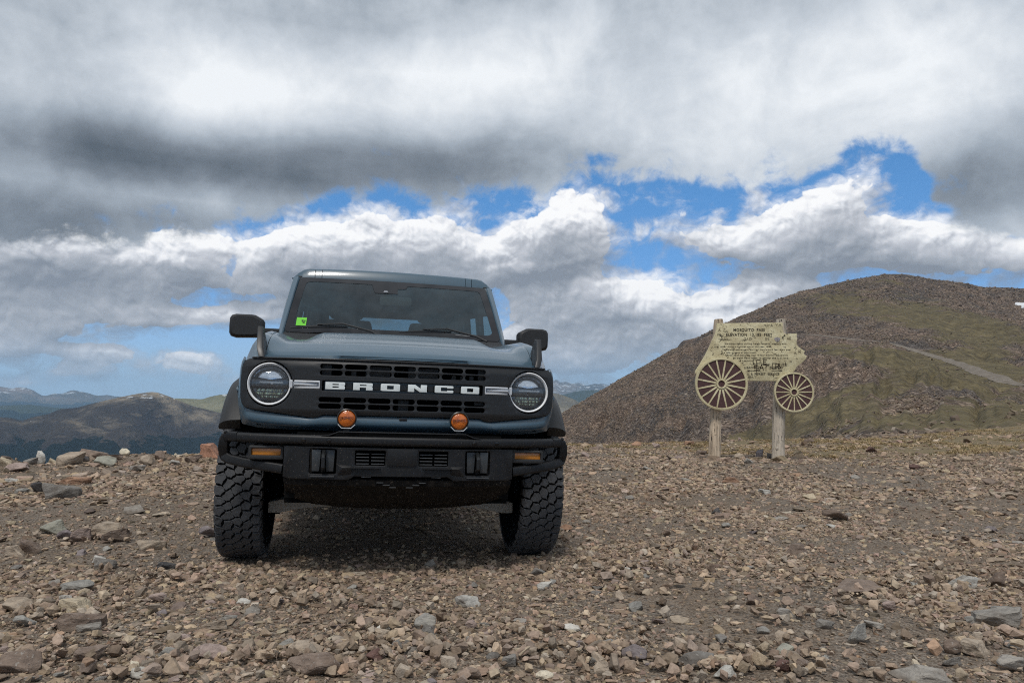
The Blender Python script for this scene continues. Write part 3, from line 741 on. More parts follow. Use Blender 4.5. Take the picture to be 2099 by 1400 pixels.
for i, (x, y, w, h, c, s) in enumerate(NOTED):
    info.append([f"{size_word(w, y)} {WORD[c]} {SHAPE[s]}", zone(x, y), x, y])
labs = [a + ' ' + b for a, b, *_ in info]
for i in range(len(NOTED)):
    if labs.count(labs[i]) > 1 or True:
        if labs.count(labs[i]) > 1:
            j = min((j for j in range(len(NOTED)) if j != i and info[j][0] != info[i][0]), key=lambda j: math.hypot(info[j][2] - info[i][2], (info[j][3] - info[i][3]) * 2))
            dx_, dy_ = info[i][2] - info[j][2], info[i][3] - info[j][3]
            rel = ('in front of' if dy_ > 0 else 'just behind') if abs(dy_) * 2 > abs(dx_) else ('just right of' if dx_ > 0 else 'just left of')
            info[i].append(f"{info[i][0]} {rel} the {info[j][0].split(' ', 1)[1]}")
        else: info[i].append(labs[i])
fin = [q[4] for q in info]
for i, (x, y, w, h, c, s) in enumerate(NOTED):
    if y < 965: w, h = w * .74, h * .74
    gx0, gy0, dist = ground_hit(x, min(y + h * 0.42, 1520))
    wm = w * dist / 1516; hm = h * dist / 1516 * (1.05 if y > 960 else 1.25)
    t = TINTS[c]; k = rr_.uniform(1.15, 1.4)
    lab = fin[i] if fin.count(fin[i]) == 1 else f"{fin[i]}, {'left' if x < 1049 else 'right'} side, {'nearer' if y > 1200 else 'farther'} one"
    dm = wm * (0.62 if y > 966 else .8)
    yy = gy0 + dm * 0.35
    place_rock(gx0, yy, wm * 1.02, dm, hm * 1.12, rr_.uniform(-.3, .3) + (math.pi if rr_.random() < .5 else 0), [v * k for v in t], s, (rr_.uniform(-.12, .12), rr_.uniform(-.12, .12)), rr_.randrange(5), lab,
               'stones one can pick out on the plateau', .12)

# further loose stones, each an object
GKEYS = ['tan', 'grey', 'brown', 'pink', 'tan', 'palegrey', 'purple', 'buff', 'slate', 'bluegrey', 'brown']
cand = 0
npl = 0
tries = 0
def on_screen(x, y, z=0.0):
    dxw, dyw, dzw = x, y, z - CAM_H
    yc = dyw * math.cos(PITCH) + dzw * math.sin(PITCH); zc = -dyw * math.sin(PITCH) + dzw * math.cos(PITCH)
    return 1049.5 + 1516 * dxw / yc, 700 - 1516 * zc / yc
while npl < 170 and tries < 5000:
    tries += 1
    px = rr_.uniform(-20, 2120); py = 925 + (rr_.random() ** 0.8) * 490
    if px > 460 and py < 930: continue
    gx0, gy0, dist = ground_hit(px, py)
    u, v = (gx0 - CAR_X), (gy0 - CAR_Y)
    cu, cv = u * math.cos(CAR_YAW) + v * math.sin(CAR_YAW), -u * math.sin(CAR_YAW) + v * math.cos(CAR_YAW)
    if abs(cu) < 1.05 and -0.6 < cv < 4: continue
    w = rr_.uniform(14, 30) * (1.0 if py < 1250 else 1.2) * dist / 1516
    if any(math.hypot(gx0 - a, gy0 - b) < r + w * .5 for a, b, r in placed): continue
    dirt = vnoise(np.array([gx0 * .9]), np.array([gy0 * .9]), 4)[0]
    if dirt < .35 and rr_.random() < .75: continue
    c = rr_.choice(GKEYS); s = rr_.choice(['angular', 'slab', 'slab', 'angular', 'round'])
    k = rr_.uniform(.8, 1.15)
    j = min(range(len(NOTED)), key=lambda j: math.hypot(info[j][2] - px, (info[j][3] - py) * 2))
    ddx, ddy = px - info[j][2], py - info[j][3]
    rel = ('before' if ddy > 0 else 'behind') if abs(ddy) * 2 > abs(ddx) else ('right of' if ddx > 0 else 'left of')
    side = 'left of the vehicle' if px < 450 else 'before the vehicle' if px < 1160 else 'below the sign' if py < 1150 else 'at lower right'
    lab = f"{WORD[c]} {SHAPE[s]} {rel} the {info[j][0].split(' ', 1)[1]} {side}"
    if lab in used: continue
    used[lab] = 1
    place_rock(gx0, gy0, w, w * rr_.uniform(.6, .9), w * rr_.uniform(.25, .5), rr_.uniform(0, 6.28), [q * k * 1.3 for q in TINTS[c]], s, (rr_.uniform(-.2, .2), rr_.uniform(-.2, .2)), npl,
               lab, 'loose stones scattered over the plateau', 0.25)
    npl += 1

# gravel: tens of thousands of small stones nobody could count
rng = np.random.default_rng(12)
def hidden_collection(name, meshes):
    c = bpy.data.collections.new(name)
    for me in meshes:
        o = bpy.data.objects.new('pebble', me); c.objects.link(o)
    return c
PEB = [rock_mesh('pebble', 900 + i, k, sd) for i, (k, sd) in enumerate([('pebble', 0), ('pebble', 0), ('slab', 1), ('slab', 1), ('angular', 1), ('angular', 1), ('round', 0), ('slab', 0), ('angular', 0), ('pebble', 1)])]
for me in PEB: me.materials.append(GRAVEL_MAT)
STO = [rock_mesh('stone', 1900 + i, k, 2) for i, k in enumerate(['angular', 'slab', 'slab', 'angular', 'round', 'slab', 'angular', 'slab'])]
for me in STO: me.materials.append(GRAVEL_MAT)
def scatter_object(name, P, S, Rt, T, meshes, label=None):
    """one object whose geometry nodes set a stone on every point"""
    me = bpy.data.meshes.new(name); n = len(P)
    me.vertices.add(n); me.vertices.foreach_set('co', np.ascontiguousarray(P, np.float32).ravel())
    for nm, arr in (('size', S), ('turn', Rt), ('tint', T)):
        a = me.attributes.new(nm, 'FLOAT_VECTOR', 'POINT'); a.data.foreach_set('vector', np.ascontiguousarray(arr, np.float32).ravel())
    a = me.attributes.new('pick', 'INT', 'POINT'); a.data.foreach_set('value', rng.integers(0, len(meshes), n).astype(np.int32))
    ob = new_obj(name, me)
    ng = bpy.data.node_groups.new(name, 'GeometryNodeTree')
    ng.interface.new_socket('Geometry', in_out='INPUT', socket_type='NodeSocketGeometry')
    ng.interface.new_socket('Geometry', in_out='OUTPUT', socket_type='NodeSocketGeometry')
    L = ng.links.new; N = ng.nodes.new
    gi, go = N('NodeGroupInput'), N('NodeGroupOutput')
    ci = N('GeometryNodeCollectionInfo'); ci.inputs['Collection'].default_value = hidden_collection(name + '_kinds', meshes)
    ci.inputs['Separate Children'].default_value = True; ci.inputs['Reset Children'].default_value = True
    ip = N('GeometryNodeInstanceOnPoints'); ip.inputs['Pick Instance'].default_value = True
    def na(nm, ty):
        x = N('GeometryNodeInputNamedAttribute'); x.data_type = ty; x.inputs['Name'].default_value = nm; return x.outputs[0]
    L(gi.outputs[0], ip.inputs['Points']); L(ci.outputs[0], ip.inputs['Instance'])
    L(na('pick', 'INT'), ip.inputs['Instance Index']); L(na('turn', 'FLOAT_VECTOR'), ip.inputs['Rotation']); L(na('size', 'FLOAT_VECTOR'), ip.inputs['Scale'])
    L(ip.outputs[0], go.inputs[0])
    md = ob.modifiers.new('scatter', 'NODES'); md.node_group = ng
    tag(ob, label, kind='stuff'); return ob
TC = np.array([TINTS[k] for k in ('tan', 'grey', 'brown', 'pink', 'bluegrey', 'palegrey', 'purple', 'buff', 'slate', 'cream', 'rust', 'white')])
TC = TC * .50 + np.array([.270, .222, .178]) * .50
TW = np.array([.26, .12, .16, .16, .03, .07, .06, .10, .02, .03, .015, .015]); TW /= TW.sum()
def scatter(n, r0, r1, s0, s1, az=0.80, power=1.0, thresh=0.0, keep=None, flat=(.25, .6), lift=.18, tilt=.30):
    a = rng.uniform(-az, az, n); r = (r0 ** power + rng.random(n) * (r1 ** power - r0 ** power)) ** (1 / power)
    x, y = r * np.sin(a), r * np.cos(a)
    s = s0 * (s1 / s0) ** (rng.random(n) ** 1.6)
    dn = fbm(x * .9, y * .9, 4, 4) + 0.5; d2 = fbm(x * .35, y * .35, 2, 40) + 0.5
    k = rng.random(n) < np.clip((dn - .40) * 6 + (d2 - .5) * 3 + thresh, 0.16, 1)
    if keep is not None: k &= keep(x, y, s)
    for (cx, cy) in TYRES:
        k &= ~((np.abs(x - cx) < .17) & (np.abs(y - cy) < .13) & (s > .03))
    x, y, s, r = x[k], y[k], s[k], r[k]; n = len(x)
    z = ground_z(x, y)
    S = np.stack([s, s * rng.uniform(.55, .95, n), s * rng.uniform(*flat, n)], -1)
    Rt = np.stack([rng.normal(0, tilt, n), rng.normal(0, tilt, n), rng.uniform(0, 6.28, n)], -1)
    T = TC[rng.choice(len(TC), n, p=TW)] * rng.uniform(.52, 1.42, (n, 1)) * rng.uniform(.96, 1.04, (n, 3)) * np.array([1.13, 1.03, .93])
    return np.stack([x, y, z + S[:, 2] * lift], -1), S, Rt, T
def car_pt(u, v): return CAR_X + u * math.cos(CAR_YAW) - v * math.sin(CAR_YAW), CAR_Y + u * math.sin(CAR_YAW) + v * math.cos(CAR_YAW)
TYRES = [car_pt(-.82, 0), car_pt(.82, 0), car_pt(-.82, 2.95), car_pt(.82, 2.95)]
def join(parts): return [np.concatenate(q) for q in zip(*parts)]
def wide(n, r0, r1, s0, s1):
    a = scatter(n, r0, r1, s0, s1, az=3.1, power=1.6, thresh=.3)
    k = np.abs(np.arctan2(a[0][:, 0], a[0][:, 1])) > .78
    return [q[k] for q in a]
scatter_object('gravel', *join([
    wide(50000, .6, 14, .02, .07), wide(12000, 8, 30, .05, .16),
    scatter(130000, 1.9, 7, .006, .028, power=1.5, thresh=.15),
    scatter(130000, 3.5, 15, .013, .052, power=1.5, thresh=.3),
    scatter(70000, 7, 24, .03, .085, power=1.6, thresh=.4, keep=lambda x, y, s: grass_near(x, y) < rng.random(len(x)) * 1.2)]), PEB)
def heaps():
    out = []
    for px, py, rad, n in ((720, 1340, .32, 260), (850, 1340, .28, 260), (820, 1295, .3, 180), (1230, 1350, .4, 320), (1480, 1375, .35, 300), (1640, 1360, .3, 200), (1810, 1235, .45, 260), (1620, 1275, .4, 200), (100, 1270, .4, 300), (60, 1360, .3, 200), (300, 1380, .3, 160),
                           (620, 1240, .5, 260), (190, 1110, .5, 220), (330, 1190, .5, 200), (1250, 1180, .6, 280), (1400, 1130, .8, 300), (1950, 1200, .6, 260), (2040, 1330, .35, 220), (560, 1360, .3, 200), (1000, 1330, .35, 200)):
        n = int(n * .55); cx0, cy0, _ = ground_hit(px, py); a = rng.uniform(0, 6.28, n); q = rad * np.abs(rng.normal(0, .6, n))
        x, y = cx0 + np.cos(a) * q * 1.3, cy0 + np.sin(a) * q; s = .015 * (3.8 ** (rng.random(n) ** 1.7))
        S = np.stack([s, s * rng.uniform(.6, .95, n), s * rng.uniform(.35, .8, n)], -1)
        out.append((np.stack([x, y, ground_z(x, y) + S[:, 2] * .3 + .02 * np.exp(-(q / rad) ** 2)], -1), S, rng.normal(0, .4, (n, 3)) + np.array([0, 0, 1]) * rng.uniform(0, 6, (n, 1)), TC[rng.choice(len(TC), n, p=TW)] * rng.uniform(.7, 1.5, (n, 1)) * np.array([1.1, 1.03, .95])))
    return join(out)
scatter_object('rubble', *join([heaps(),
    scatter(6000, 2.2, 8, .03, .095, power=1.8, thresh=.1, flat=(.14, .30), lift=.02, tilt=.12),
    scatter(9000, 6, 18, .05, .15, power=1.8, thresh=.2, flat=(.14, .30), lift=.05, tilt=.12),
    scatter(15000, 2.0, 9, .018, .045, power=1.7, thresh=-.3),
    scatter(8000, 5, 17, .04, .09, power=1.8, thresh=.1),
    scatter(6500, 9, 17, .06, .19, power=2, thresh=.5, keep=lambda x, y, s: (np.arctan2(x, y) < -0.16) & (np.hypot(x, y) < 13.6)),
    scatter(2500, 11, 26, .09, .24, power=2, thresh=-.2, keep=lambda x, y, s: (np.arctan2(x, y) > 0.04))]), STO)

# scree blocks over the near part of the hill
def hill_blocks(n):
    a = rng.uniform(0.02, 0.72, n); t = rng.random(n)
    r0, R = np.interp(a, H_0_AZ, H_0), np.interp(a, H_R_AZ, H_R)
    r = r0 + (R - r0) * t ** 1.5
    z = hill_z(a, r); x, y = r * np.sin(a), r * np.cos(a)
    g = sstep(hill_grass(a, r, z) + fbm(x * 0.018 + 3, y * 0.035, 5, 21, 0.6) * 1.3, -0.08, .22)
    k = (rng.random(n) > g * 0.96) & (near_track(x, y)[0] > 4.5)
    x, y, z, r = x[k], y[k], z[k], r[k]; n = len(x)
    s = np.maximum(r / 740 * 1.3, .25) * rng.uniform(.7, 1.0, n) * (1 + 1.6 * rng.random(n) ** 5)
    S = np.stack([s, s * rng.uniform(.5, 1, n), s * rng.uniform(.3, .7, n)], -1)
    Rt = np.stack([rng.normal(0, .3, n), rng.normal(0, .3, n), rng.uniform(0, 6.28, n)], -1)
    T = TC[rng.choice(len(TC), n, p=TW)] * rng.uniform(.5, .95, (n, 1)) * np.array([1.02, .95, .88])
    return np.stack([x, y, z + S[:, 2] * .1], -1), S, Rt, T
scatter_object('scree', *hill_blocks(90000), PEB[:2] + PEB[7:9])

# tufts of alpine grass
def tuft_mesh(name, seed):
    rnd = random.Random(seed); vs, fs = [], []
    for i in range(22):
        a = rnd.uniform(0, 6.28); r = rnd.uniform(0, .45); l = rnd.uniform(.5, 1.0); b = rnd.uniform(.15, .55); w = .035
        x, y = math.cos(a) * r, math.sin(a) * r; dx0, dy0 = math.cos(a + rnd.uniform(-.6, .6)) * b, math.sin(a + rnd.uniform(-.6, .6)) * b
        px_, py_ = -dy0 / b * w, dx0 / b * w; k = len(vs)
        vs += [(x - px_, y - py_, 0), (x + px_, y + py_, 0), (x + dx0 * .5 + px_ * .7, y + dy0 * .5 + py_ * .7, l * .6), (x + dx0 * .5 - px_ * .7, y + dy0 * .5 - py_ * .7, l * .6), (x + dx0, y + dy0, l * .85)]
        fs += [(k, k + 1, k + 2), (k, k + 2, k + 3), (k + 3, k + 2, k + 4)]
    return mesh_np(name, np.array(vs), np.array(fs))
def grass_mat():
    m, n, b = new_mat('dry_alpine_grass'); c = n.attr('tint', 'Color', 'INSTANCER'); bset(n, b, color=c, rough=0.9, spec=.1); return m
TUF = [tuft_mesh('tuft', i) for i in range(4)]; GM = grass_mat()
for me in TUF: me.materials.append(GM)
def tufts(n):
    a = rng.uniform(0.03, .78, n); r = (11.0 ** 1.6 + rng.random(n) * (34 ** 1.6 - 11 ** 1.6)) ** (1 / 1.6); x, y = r * np.sin(a), r * np.cos(a)
    k = (rng.random(n) < grass_near(x, y) * .9) & (fbm(x * 1.0, y * 1.0, 4, 55) + rng.normal(0, .07, n) > .03)
    x, y, r = x[k], y[k], r[k]; n = len(x)
    s = rng.uniform(.05, .11, n); S = np.stack([s * 1.3, s * 1.3, s * rng.uniform(.35, .8, n)], -1)
    Rt = np.stack([np.zeros(n), np.zeros(n), rng.uniform(0, 6.28, n)], -1)
    base = np.array([(.42, .31, .18), (.33, .25, .13), (.50, .38, .25), (.19, .17, .09)])
    T = base[rng.choice(4, n, p=[.35, .3, .2, .15])] * rng.uniform(.8, 1.2, (n, 1))
    z = np.where(r < 1000, ground_z(x, y), 0)
    z = np.maximum(z, hill_z(np.arctan2(x, y), r))
    return np.stack([x, y, z - .004], -1), S, Rt, T
scatter_object('grass', *tufts(60000), TUF)
# ---------------------------------------------------------------- modelling helpers
def finish(bm, name, mat, parent=None, bevel=0.0, seg=2, smooth=40, mats=None, loc=None):
    bmesh.ops.remove_doubles(bm, verts=bm.verts, dist=1e-5)
    bmesh.ops.recalc_face_normals(bm, faces=bm.faces)
    if bevel > 0:
        ed = [e for e in bm.edges if len(e.link_faces) == 2 and e.calc_face_angle(0) > math.radians(28)]
        bmesh.ops.bevel(bm, geom=ed, offset=bevel, segments=seg, affect='EDGES', profile=0.6, clamp_overlap=True)
    me = bpy.data.meshes.new(name); bm.to_mesh(me); bm.free()
    for p in me.polygons: p.use_smooth = True
    me.set_sharp_from_angle(angle=math.radians(smooth))
    for m in (mats or [mat]): me.materials.append(m)
    return new_obj(name, me, None, parent)
def add_box(bm, x0, x1, y0, y1, z0, z1):
    r = bmesh.ops.create_cube(bm, size=1.0)
    for v in r['verts']:
        v.co = Vector(((x0 + x1) / 2 + v.co.x * (x1 - x0), (y0 + y1) / 2 + v.co.y * (y1 - y0), (z0 + z1) / 2 + v.co.z * (z1 - z0)))
    return r['verts']
def add_hull(bm, pts):
    vs = [bm.verts.new(p) for p in pts]; bmesh.ops.convex_hull(bm, input=vs); return vs
def add_prism(bm, poly, axis, a, b, fa=None):
    """closed polygon poly [(u, v)] swept from a to b along axis (0 x, 1 y, 2 z)"""
    def P(u, v, w): return {0: (w, u, v), 1: (u, w, v), 2: (u, v, w)}[axis]
    va = [bm.verts.new(P(u, v, a)) for u, v in poly]; vb = [bm.verts.new(P(u, v, b)) for u, v in poly]
    bm.faces.new(va); bm.faces.new(vb[::-1]); n = len(poly)
    for i in range(n): bm.faces.new((va[i], va[(i + 1) % n], vb[(i + 1) % n], vb[i]))
def add_grid(bm, rows, close_u=False, cap=False):
    """skin a list of rows of points"""
    vr = [[bm.verts.new(p) for p in r] for r in rows]; n = len(rows[0])
    for a, b in zip(vr, vr[1:]):
        for i in range(n if close_u else n - 1):
            j = (i + 1) % n
            bm.faces.new((a[i], a[j], b[j], b[i]))
    if cap:
        bm.faces.new(vr[0][::-1]); bm.faces.new(vr[-1])
    return vr
def thicken(bm, d, centre=(0, 1.2, .9)):
    """give a skin thickness d on the side that faces the centre"""
    bmesh.ops.remove_doubles(bm, verts=bm.verts, dist=1e-5)
    bmesh.ops.recalc_face_normals(bm, faces=bm.faces); bm.normal_update()
    c = Vector(centre); sg = sum((c - f.calc_center_median()).normalized().dot(f.normal) * f.calc_area() for f in bm.faces)
    sg = 1 if sg > 0 else -1
    faces = list(bm.faces); border = [e for e in bm.edges if len(e.link_faces) == 1]
    new = {v: bm.verts.new(v.co + v.normal * d * sg) for v in list(bm.verts)}
    for f in faces: bm.faces.new([new[v] for v in reversed(f.verts)])
    for e in border:
        u, v = e.verts; bm.faces.new((u, v, new[v], new[u]))
def sweep(bm, path, prof, up=Vector((0, 0, 1)), cap=True, scale=None):
    """sweep a closed profile [(side, up)] along a path"""
    rows = []; path = [Vector(p) for p in path]; n = len(path)
    for i, p in enumerate(path):
        t = (path[min(i + 1, n - 1)] - path[max(i - 1, 0)]).normalized()
        s = t.cross(up)
        if s.length < 1e-3: s = Vector((1, 0, 0))
        s.normalize(); u = s.cross(t).normalized(); k = scale[i] if scale else 1.0
        rows.append([p + s * a * k + u * b * k for a, b in prof])
    return add_grid(bm, rows, True, cap)
def circ(r, n=12, ry=None): return [(r * math.cos(2 * math.pi * i / n), (ry or r) * math.sin(2 * math.pi * i / n)) for i in range(n)]
def rrect(w, h, r, n=4):
    """rounded rectangle, centred"""
    out = []
    for cx, cy, a0 in ((w / 2 - r, h / 2 - r, 0), (-w / 2 + r, h / 2 - r, 90), (-w / 2 + r, -h / 2 + r, 180), (w / 2 - r, -h / 2 + r, 270)):
        for i in range(n + 1):
            a = math.radians(a0 + 90 * i / n); out.append((cx + r * math.cos(a), cy + r * math.sin(a)))
    return out
def shift(poly, dx, dy): return [(x + dx, y + dy) for x, y in poly]
def lathe(bm, prof, n=32, axis='y', c=(0, 0, 0), closed=False):
    """prof [(radius, along)] turned about an axis"""
    rows = []
    for i in range(n):
        a = 2 * math.pi * i / n; ca, sa = math.cos(a), math.sin(a)
        rows.append([Vector(c) + (Vector((r * ca, t, r * sa)) if axis == 'y' else Vector((t, r * ca, r * sa)) if axis == 'x' else Vector((r * ca, r * sa, t))) for r, t in prof])
    rows.append(rows[0])
    vr = add_grid(bm, rows, closed, False)
    bmesh.ops.remove_doubles(bm, verts=bm.verts, dist=1e-6)
def plate(name, outer, holes, y, depth, mat, parent=None, bevel=0.0, bend=None, cuts=None, smooth=30, axis='y'):
    """flat plate in the x-z plane with real openings, optionally bent"""
    cu = bpy.data.curves.new(name, 'CURVE'); cu.dimensions = '2D'; cu.fill_mode = 'BOTH'
    cu.extrude = depth / 2 - bevel; cu.bevel_depth = bevel; cu.bevel_resolution = 1; cu.offset = -bevel
    for poly in [outer] + holes:
        sp = cu.splines.new('POLY'); sp.points.add(len(poly) - 1); sp.use_cyclic_u = True
        for p, (u, v) in zip(sp.points, poly): p.co = (u, v, 0, 1)
    ob = bpy.data.objects.new(name, cu); me = bpy.data.meshes.new_from_object(ob)
    bpy.data.objects.remove(ob); bpy.data.curves.remove(cu)
    bm = bmesh.new(); bm.from_mesh(me); bpy.data.meshes.remove(me)
    if cuts:
        for c in cuts:
            bmesh.ops.bisect_plane(bm, geom=list(bm.verts) + list(bm.edges) + list(bm.faces), dist=1e-6, plane_co=(c, 0, 0), plane_no=(1, 0, 0))
    for v in bm.verts:
        u, w, d = v.co
        v.co = (u, y + d + (bend(u, w) if bend else 0), w) if axis == 'y' else (y + d, u, w)
    return finish(bm, name, mat, parent, smooth=smooth)

# ---------------------------------------------------------------- vehicle materials
def dirty(n, c, amount=0.25, scale=30, dirt=(.16, .13, .10)):
    p = n.coord('Object')
    a = n.noise(p, scale, 5, 0.7); z = n.sep(n.pos())[2]
    sp = n.smooth(n.noise(p, 120, 2, 0.5), .66, .71) * n.smooth(n.noise(p, 5, 3, 0.6), .36, .60) * 2.0
    low = n.smooth(z, 1.1, .35, 0.25, 1.0)
    f = (n.smooth(a, .45, .8) * 0.35 * low + sp * low * 1.1) * amount
    return n.mix(f.clamp(), c, dirt + (1,))
def simple(name, col, rough=0.5, metal=0.0, dirt=0.0, bump=0.0, bscale=300, **kw):
    m, n, b = new_mat(name); c = tuple(col) + (1,)
    if dirt: c = dirty(n, c, dirt)
    args = dict(color=c, rough=rough, metal=metal, **kw)
    if bump: args['normal'] = n.bump(n.noise(n.coord('Object'), bscale, 3, 0.6), bump, 0.002)
    bset(n, b, **args); return m
PAINT = simple('blue_grey_paint', (.056, .104, .144), 0.36, 0.0, dirt=0.6, coat=.6, coatr=0.14)
TRIM = simple('black_textured_plastic', (.017, .0172, .018), 0.50, dirt=0.15, bump=0.25, bscale=900)
GRILLE = simple('satin_black_grille', (.017, .0178, .0195), 0.38, dirt=0.14, bump=0.08)
STEEL = simple('powder_coated_steel', (.0075, .008, .0095), 0.45, dirt=0.22, spec=.4, bump=0.2, bscale=700)
GLOSSBLK = simple('gloss_black', (.008, .008, .009), 0.12, dirt=0.6)
DARK = simple('underbody_black', (.006, .006, .006), 0.95, spec=.1)
SILVER = simple('satin_silver', (.70, .71, .73), 0.35, 0.35)
RINGM = simple('headlight_ring', (.92, .93, .94), 0.35, 0.0, coat=.5)
LETTER = simple('pale_letter', (.74, .79, .79), 0.45, dirt=0.1)
ALU = simple('cast_arm', (.42, .385, .33), 0.75, 0.0, dirt=0.9)
INTER = simple('cabin_dark', (.020, .020, .021), 0.8)
SEAT = simple('seat_fabric', (.045, .045, .047), 0.95, bump=0.4, bscale=200)
def rubber():
    m, n, b = new_mat('tyre_rubber'); p = n.coord('Object')
    a = n.noise(p, 14, 5, .65); f = n.noise(p, 130, 4, 0.7)
    c = n.ramp(a * .5 + f * .5, [(.3, (.040, .041, .044)), (.52, (.075, .077, .082)), (.72, (.125, .128, .134))])
    c = n.mix(n.smooth(n.sep(n.pos())[2], .16, -.02) * 0.55 * n.smooth(a, .3, .7), c, (.13, .105, .08, 1))
    w = n.new('ShaderNodeTexWave', wave_type='BANDS', bands_direction='X'); n.link(p, w.inputs['Vector']); w.inputs['Scale'].default_value = 55; w.inputs['Distortion'].default_value = 6; w.inputs['Detail'].default_value = 2
    bset(n, b, color=c, rough=0.82, spec=0.35, normal=n.bump(n.smooth(V(n, w.outputs['Fac']), .05, .2) * .6 + f * .5, 0.6, 0.0015)); return m
RUBBER = rubber()
GROOVE = simple('tyre_groove', (.006, .006, .0065), 0.95, spec=.1)
def thin_glass(name, tint, refl=1.0, veil=0.0, veil_col=(.09, .15, .185)):
    m = bpy.data.materials.new(name); m.use_nodes = True; t = m.node_tree; t.nodes.clear(); n = NT(t)
    tr = n.new('ShaderNodeBsdfTransparent'); tr.inputs[0].default_value = tuple(tint) + (1,)
    gl = n.new('ShaderNodeBsdfGlossy'); gl.inputs['Roughness'].default_value = 0.015; gl.inputs['Color'].default_value = (refl, refl, refl, 1)
    fr = n.new('ShaderNodeFresnel'); fr.inputs['IOR'].default_value = 1.5
    mx = n.new('ShaderNodeMixShader'); t.links.new(fr.outputs[0], mx.inputs[0]); t.links.new(tr.outputs[0], mx.inputs[1]); t.links.new(gl.outputs[0], mx.inputs[2])
    last = mx
    if veil:
        df = n.new('ShaderNodeBsdfDiffuse'); df.inputs[0].default_value = tuple(veil_col) + (1,)
        p = n.coord('Object'); sm = n.smooth(n.noise(p, 2.5, 6, .65), .3, .75) * veil * 1.6 + veil * .6 + n.smooth(n.noise(p, 60, 2, .5), .70, .74) * 0.25
        m2 = n.new('ShaderNodeMixShader'); n.link(sm, m2.inputs[0]); t.links.new(mx.outputs[0], m2.inputs[1]); t.links.new(df.outputs[0], m2.inputs[2]); last = m2
    o = n.new('ShaderNodeOutputMaterial'); t.links.new(last.outputs[0], o.inputs[0]); return m
GLASS = thin_glass('windscreen_glass', (.46, .53, .53), 1.0, 0.13)
TINTED = thin_glass('privacy_glass', (.045, .05, .055), 1.0)
LENS = thin_glass('clear_lens', (.93, .95, .97), 1.0, .05, (.50, .55, .62))  # pale diffuse veil brightens the lens in place of reflected light
def amber(name, emit=0):
    m, n, b = new_mat(name); p = n.coord('Object')
    a = n.noise(p, 60, 3, .5)
    bset(n, b, color=n.ramp(a, [(.3, (.42, .085, .008)), (.7, (.68, .17, .015))]), rough=0.18, coat=1.0, normal=n.bump(n.voronoi(p, 160), 0.5, 0.002)); return m
AMBER = amber('amber_lens')
AMBER2 = simple('amber_reflector', (.52, .19, .02), 0.3, coat=0.6, bump=.4, bscale=400)
STICK = simple('green_sticker', (.15, .58, .035), 0.5)

# ---------------------------------------------------------------- the vehicle
car = bpy.data.objects.new('off_road_vehicle', None); COL.objects.link(car)
car.location = (CAR_X, CAR_Y, 0); car.rotation_euler = (0, CAR_ROLL, CAR_YAW)
tag(car, 'blue-grey four-wheel-drive vehicle parked head-on, black grille, amber fog lamps', 'car')

def bendf(x, z=0): return 0.135 * (abs(x) / 0.79) ** 2.6
def interp(x, xs, ys): return float(np.interp(x, xs, ys))
def sm(t): t = max(0.0, min(1.0, t)); return t * t * (3 - 2 * t)

# grille panel with slots, letter band, lamp openings
FY = -0.690
def grille_outline():
    right = [(0.0, 1.068), (.30, 1.067), (.60, 1.068), (.72, 1.067), (.755, 1.062), (.775, 1.048), (.786, 1.02), (.789, .95), (.786, .875), (.776, .842), (.757, .824), (.72, .815), (.686, .811), (.574, .799), (.45, .785), (.425, .783), (.405, .788), (.385, .799), (.2, .800)]
    out = []
    R = []
    for (a, b) in zip(right, right[1:]):
        m = max(1, int(math.hypot(b[0] - a[0], b[1] - a[1]) / .03))
        for i in range(m): R.append((a[0] + (b[0] - a[0]) * i / m, a[1] + (b[1] - a[1]) * i / m))
    R.append(right[-1])
    L = [(-x, z) for x, z in R[::-1] if x > 1e-6]
    return R + L
slots = []
for k in range(7):
    cx_ = -0.354 + k * 0.118
    for z0, z1 in ((1.0215, 1.0465), (.9895, 1.0145), (.8600, .8850), (.8285, .8535)):
        hgt = z1 - z0
        slots.append(shift(rrect(.108, hgt, hgt * .48, 4), cx_, (z0 + z1) / 2))
HX, HZ, HR = .647, .941, .104
lamp_holes = [shift(circ(HR + .008, 40), s * HX, HZ) for s in (-1, 1)]
band = [shift(rrect(.790, .052, .006, 2), 0, .940)]
bars = [shift(rrect(.122, .046, .006, 2), s * .467, .943) for s in (-1, 1)]
cuts = [c / 100 for c in range(-76, 78, 4)]
grille = plate('grille', grille_outline(), slots + lamp_holes + band + bars, FY, .026, GRILLE, car, bevel=.0008, bend=lambda x, z: bendf(x) + .012 * sm((abs(z - .925) - .10) / .05), cuts=cuts)
# raised rim round the grille panel
bm = bmesh.new()
go = grille_outline(); rim = [(x, FY - .004 + bendf(x), z) for x, z in go if z > .79]
k0 = min(range(len(rim)), key=lambda i: (rim[i][2] < .80, abs(rim[i][0] - .405)))
top_rim = [(x * 1.0, FY - .010 + bendf(x) + .006, 1.068) for x in np.linspace(-.735, .735, 40)]
sweep(bm, top_rim, rrect(.016, .008, .003, 2)); finish(bm, 'grille_edge', GRILLE, grille)
# backing with radiator shapes
bm = bmesh.new(); add_box(bm, -.70, .70, -.575, -.565, .74, 1.07); finish(bm, 'radiator', DARK, car)
bm = bmesh.new()
for a, b, z0, z1 in ((-.40, -.355, .98, 1.05), (-.19, -.07, .98, 1.045), (-.26, -.235, .985, 1.02), (.02, .17, .98, 1.045), (.24, .262, .985, 1.012), (.285, .31, .985, 1.012), (.33, .352, .985, 1.012), (.375, .42, .98, 1.05), (-.025, .028, .80, .885), (.36, .41, .865, .89)):
    add_box(bm, a, b, -.635, -.60, z0, z1)
add_box(bm, -.42, .42, -.60, -.59, .90, .93)
finish(bm, 'cooler_frame', simple('dull_grey_plastic', (.055, .055, .056), .6), car, bevel=.002)
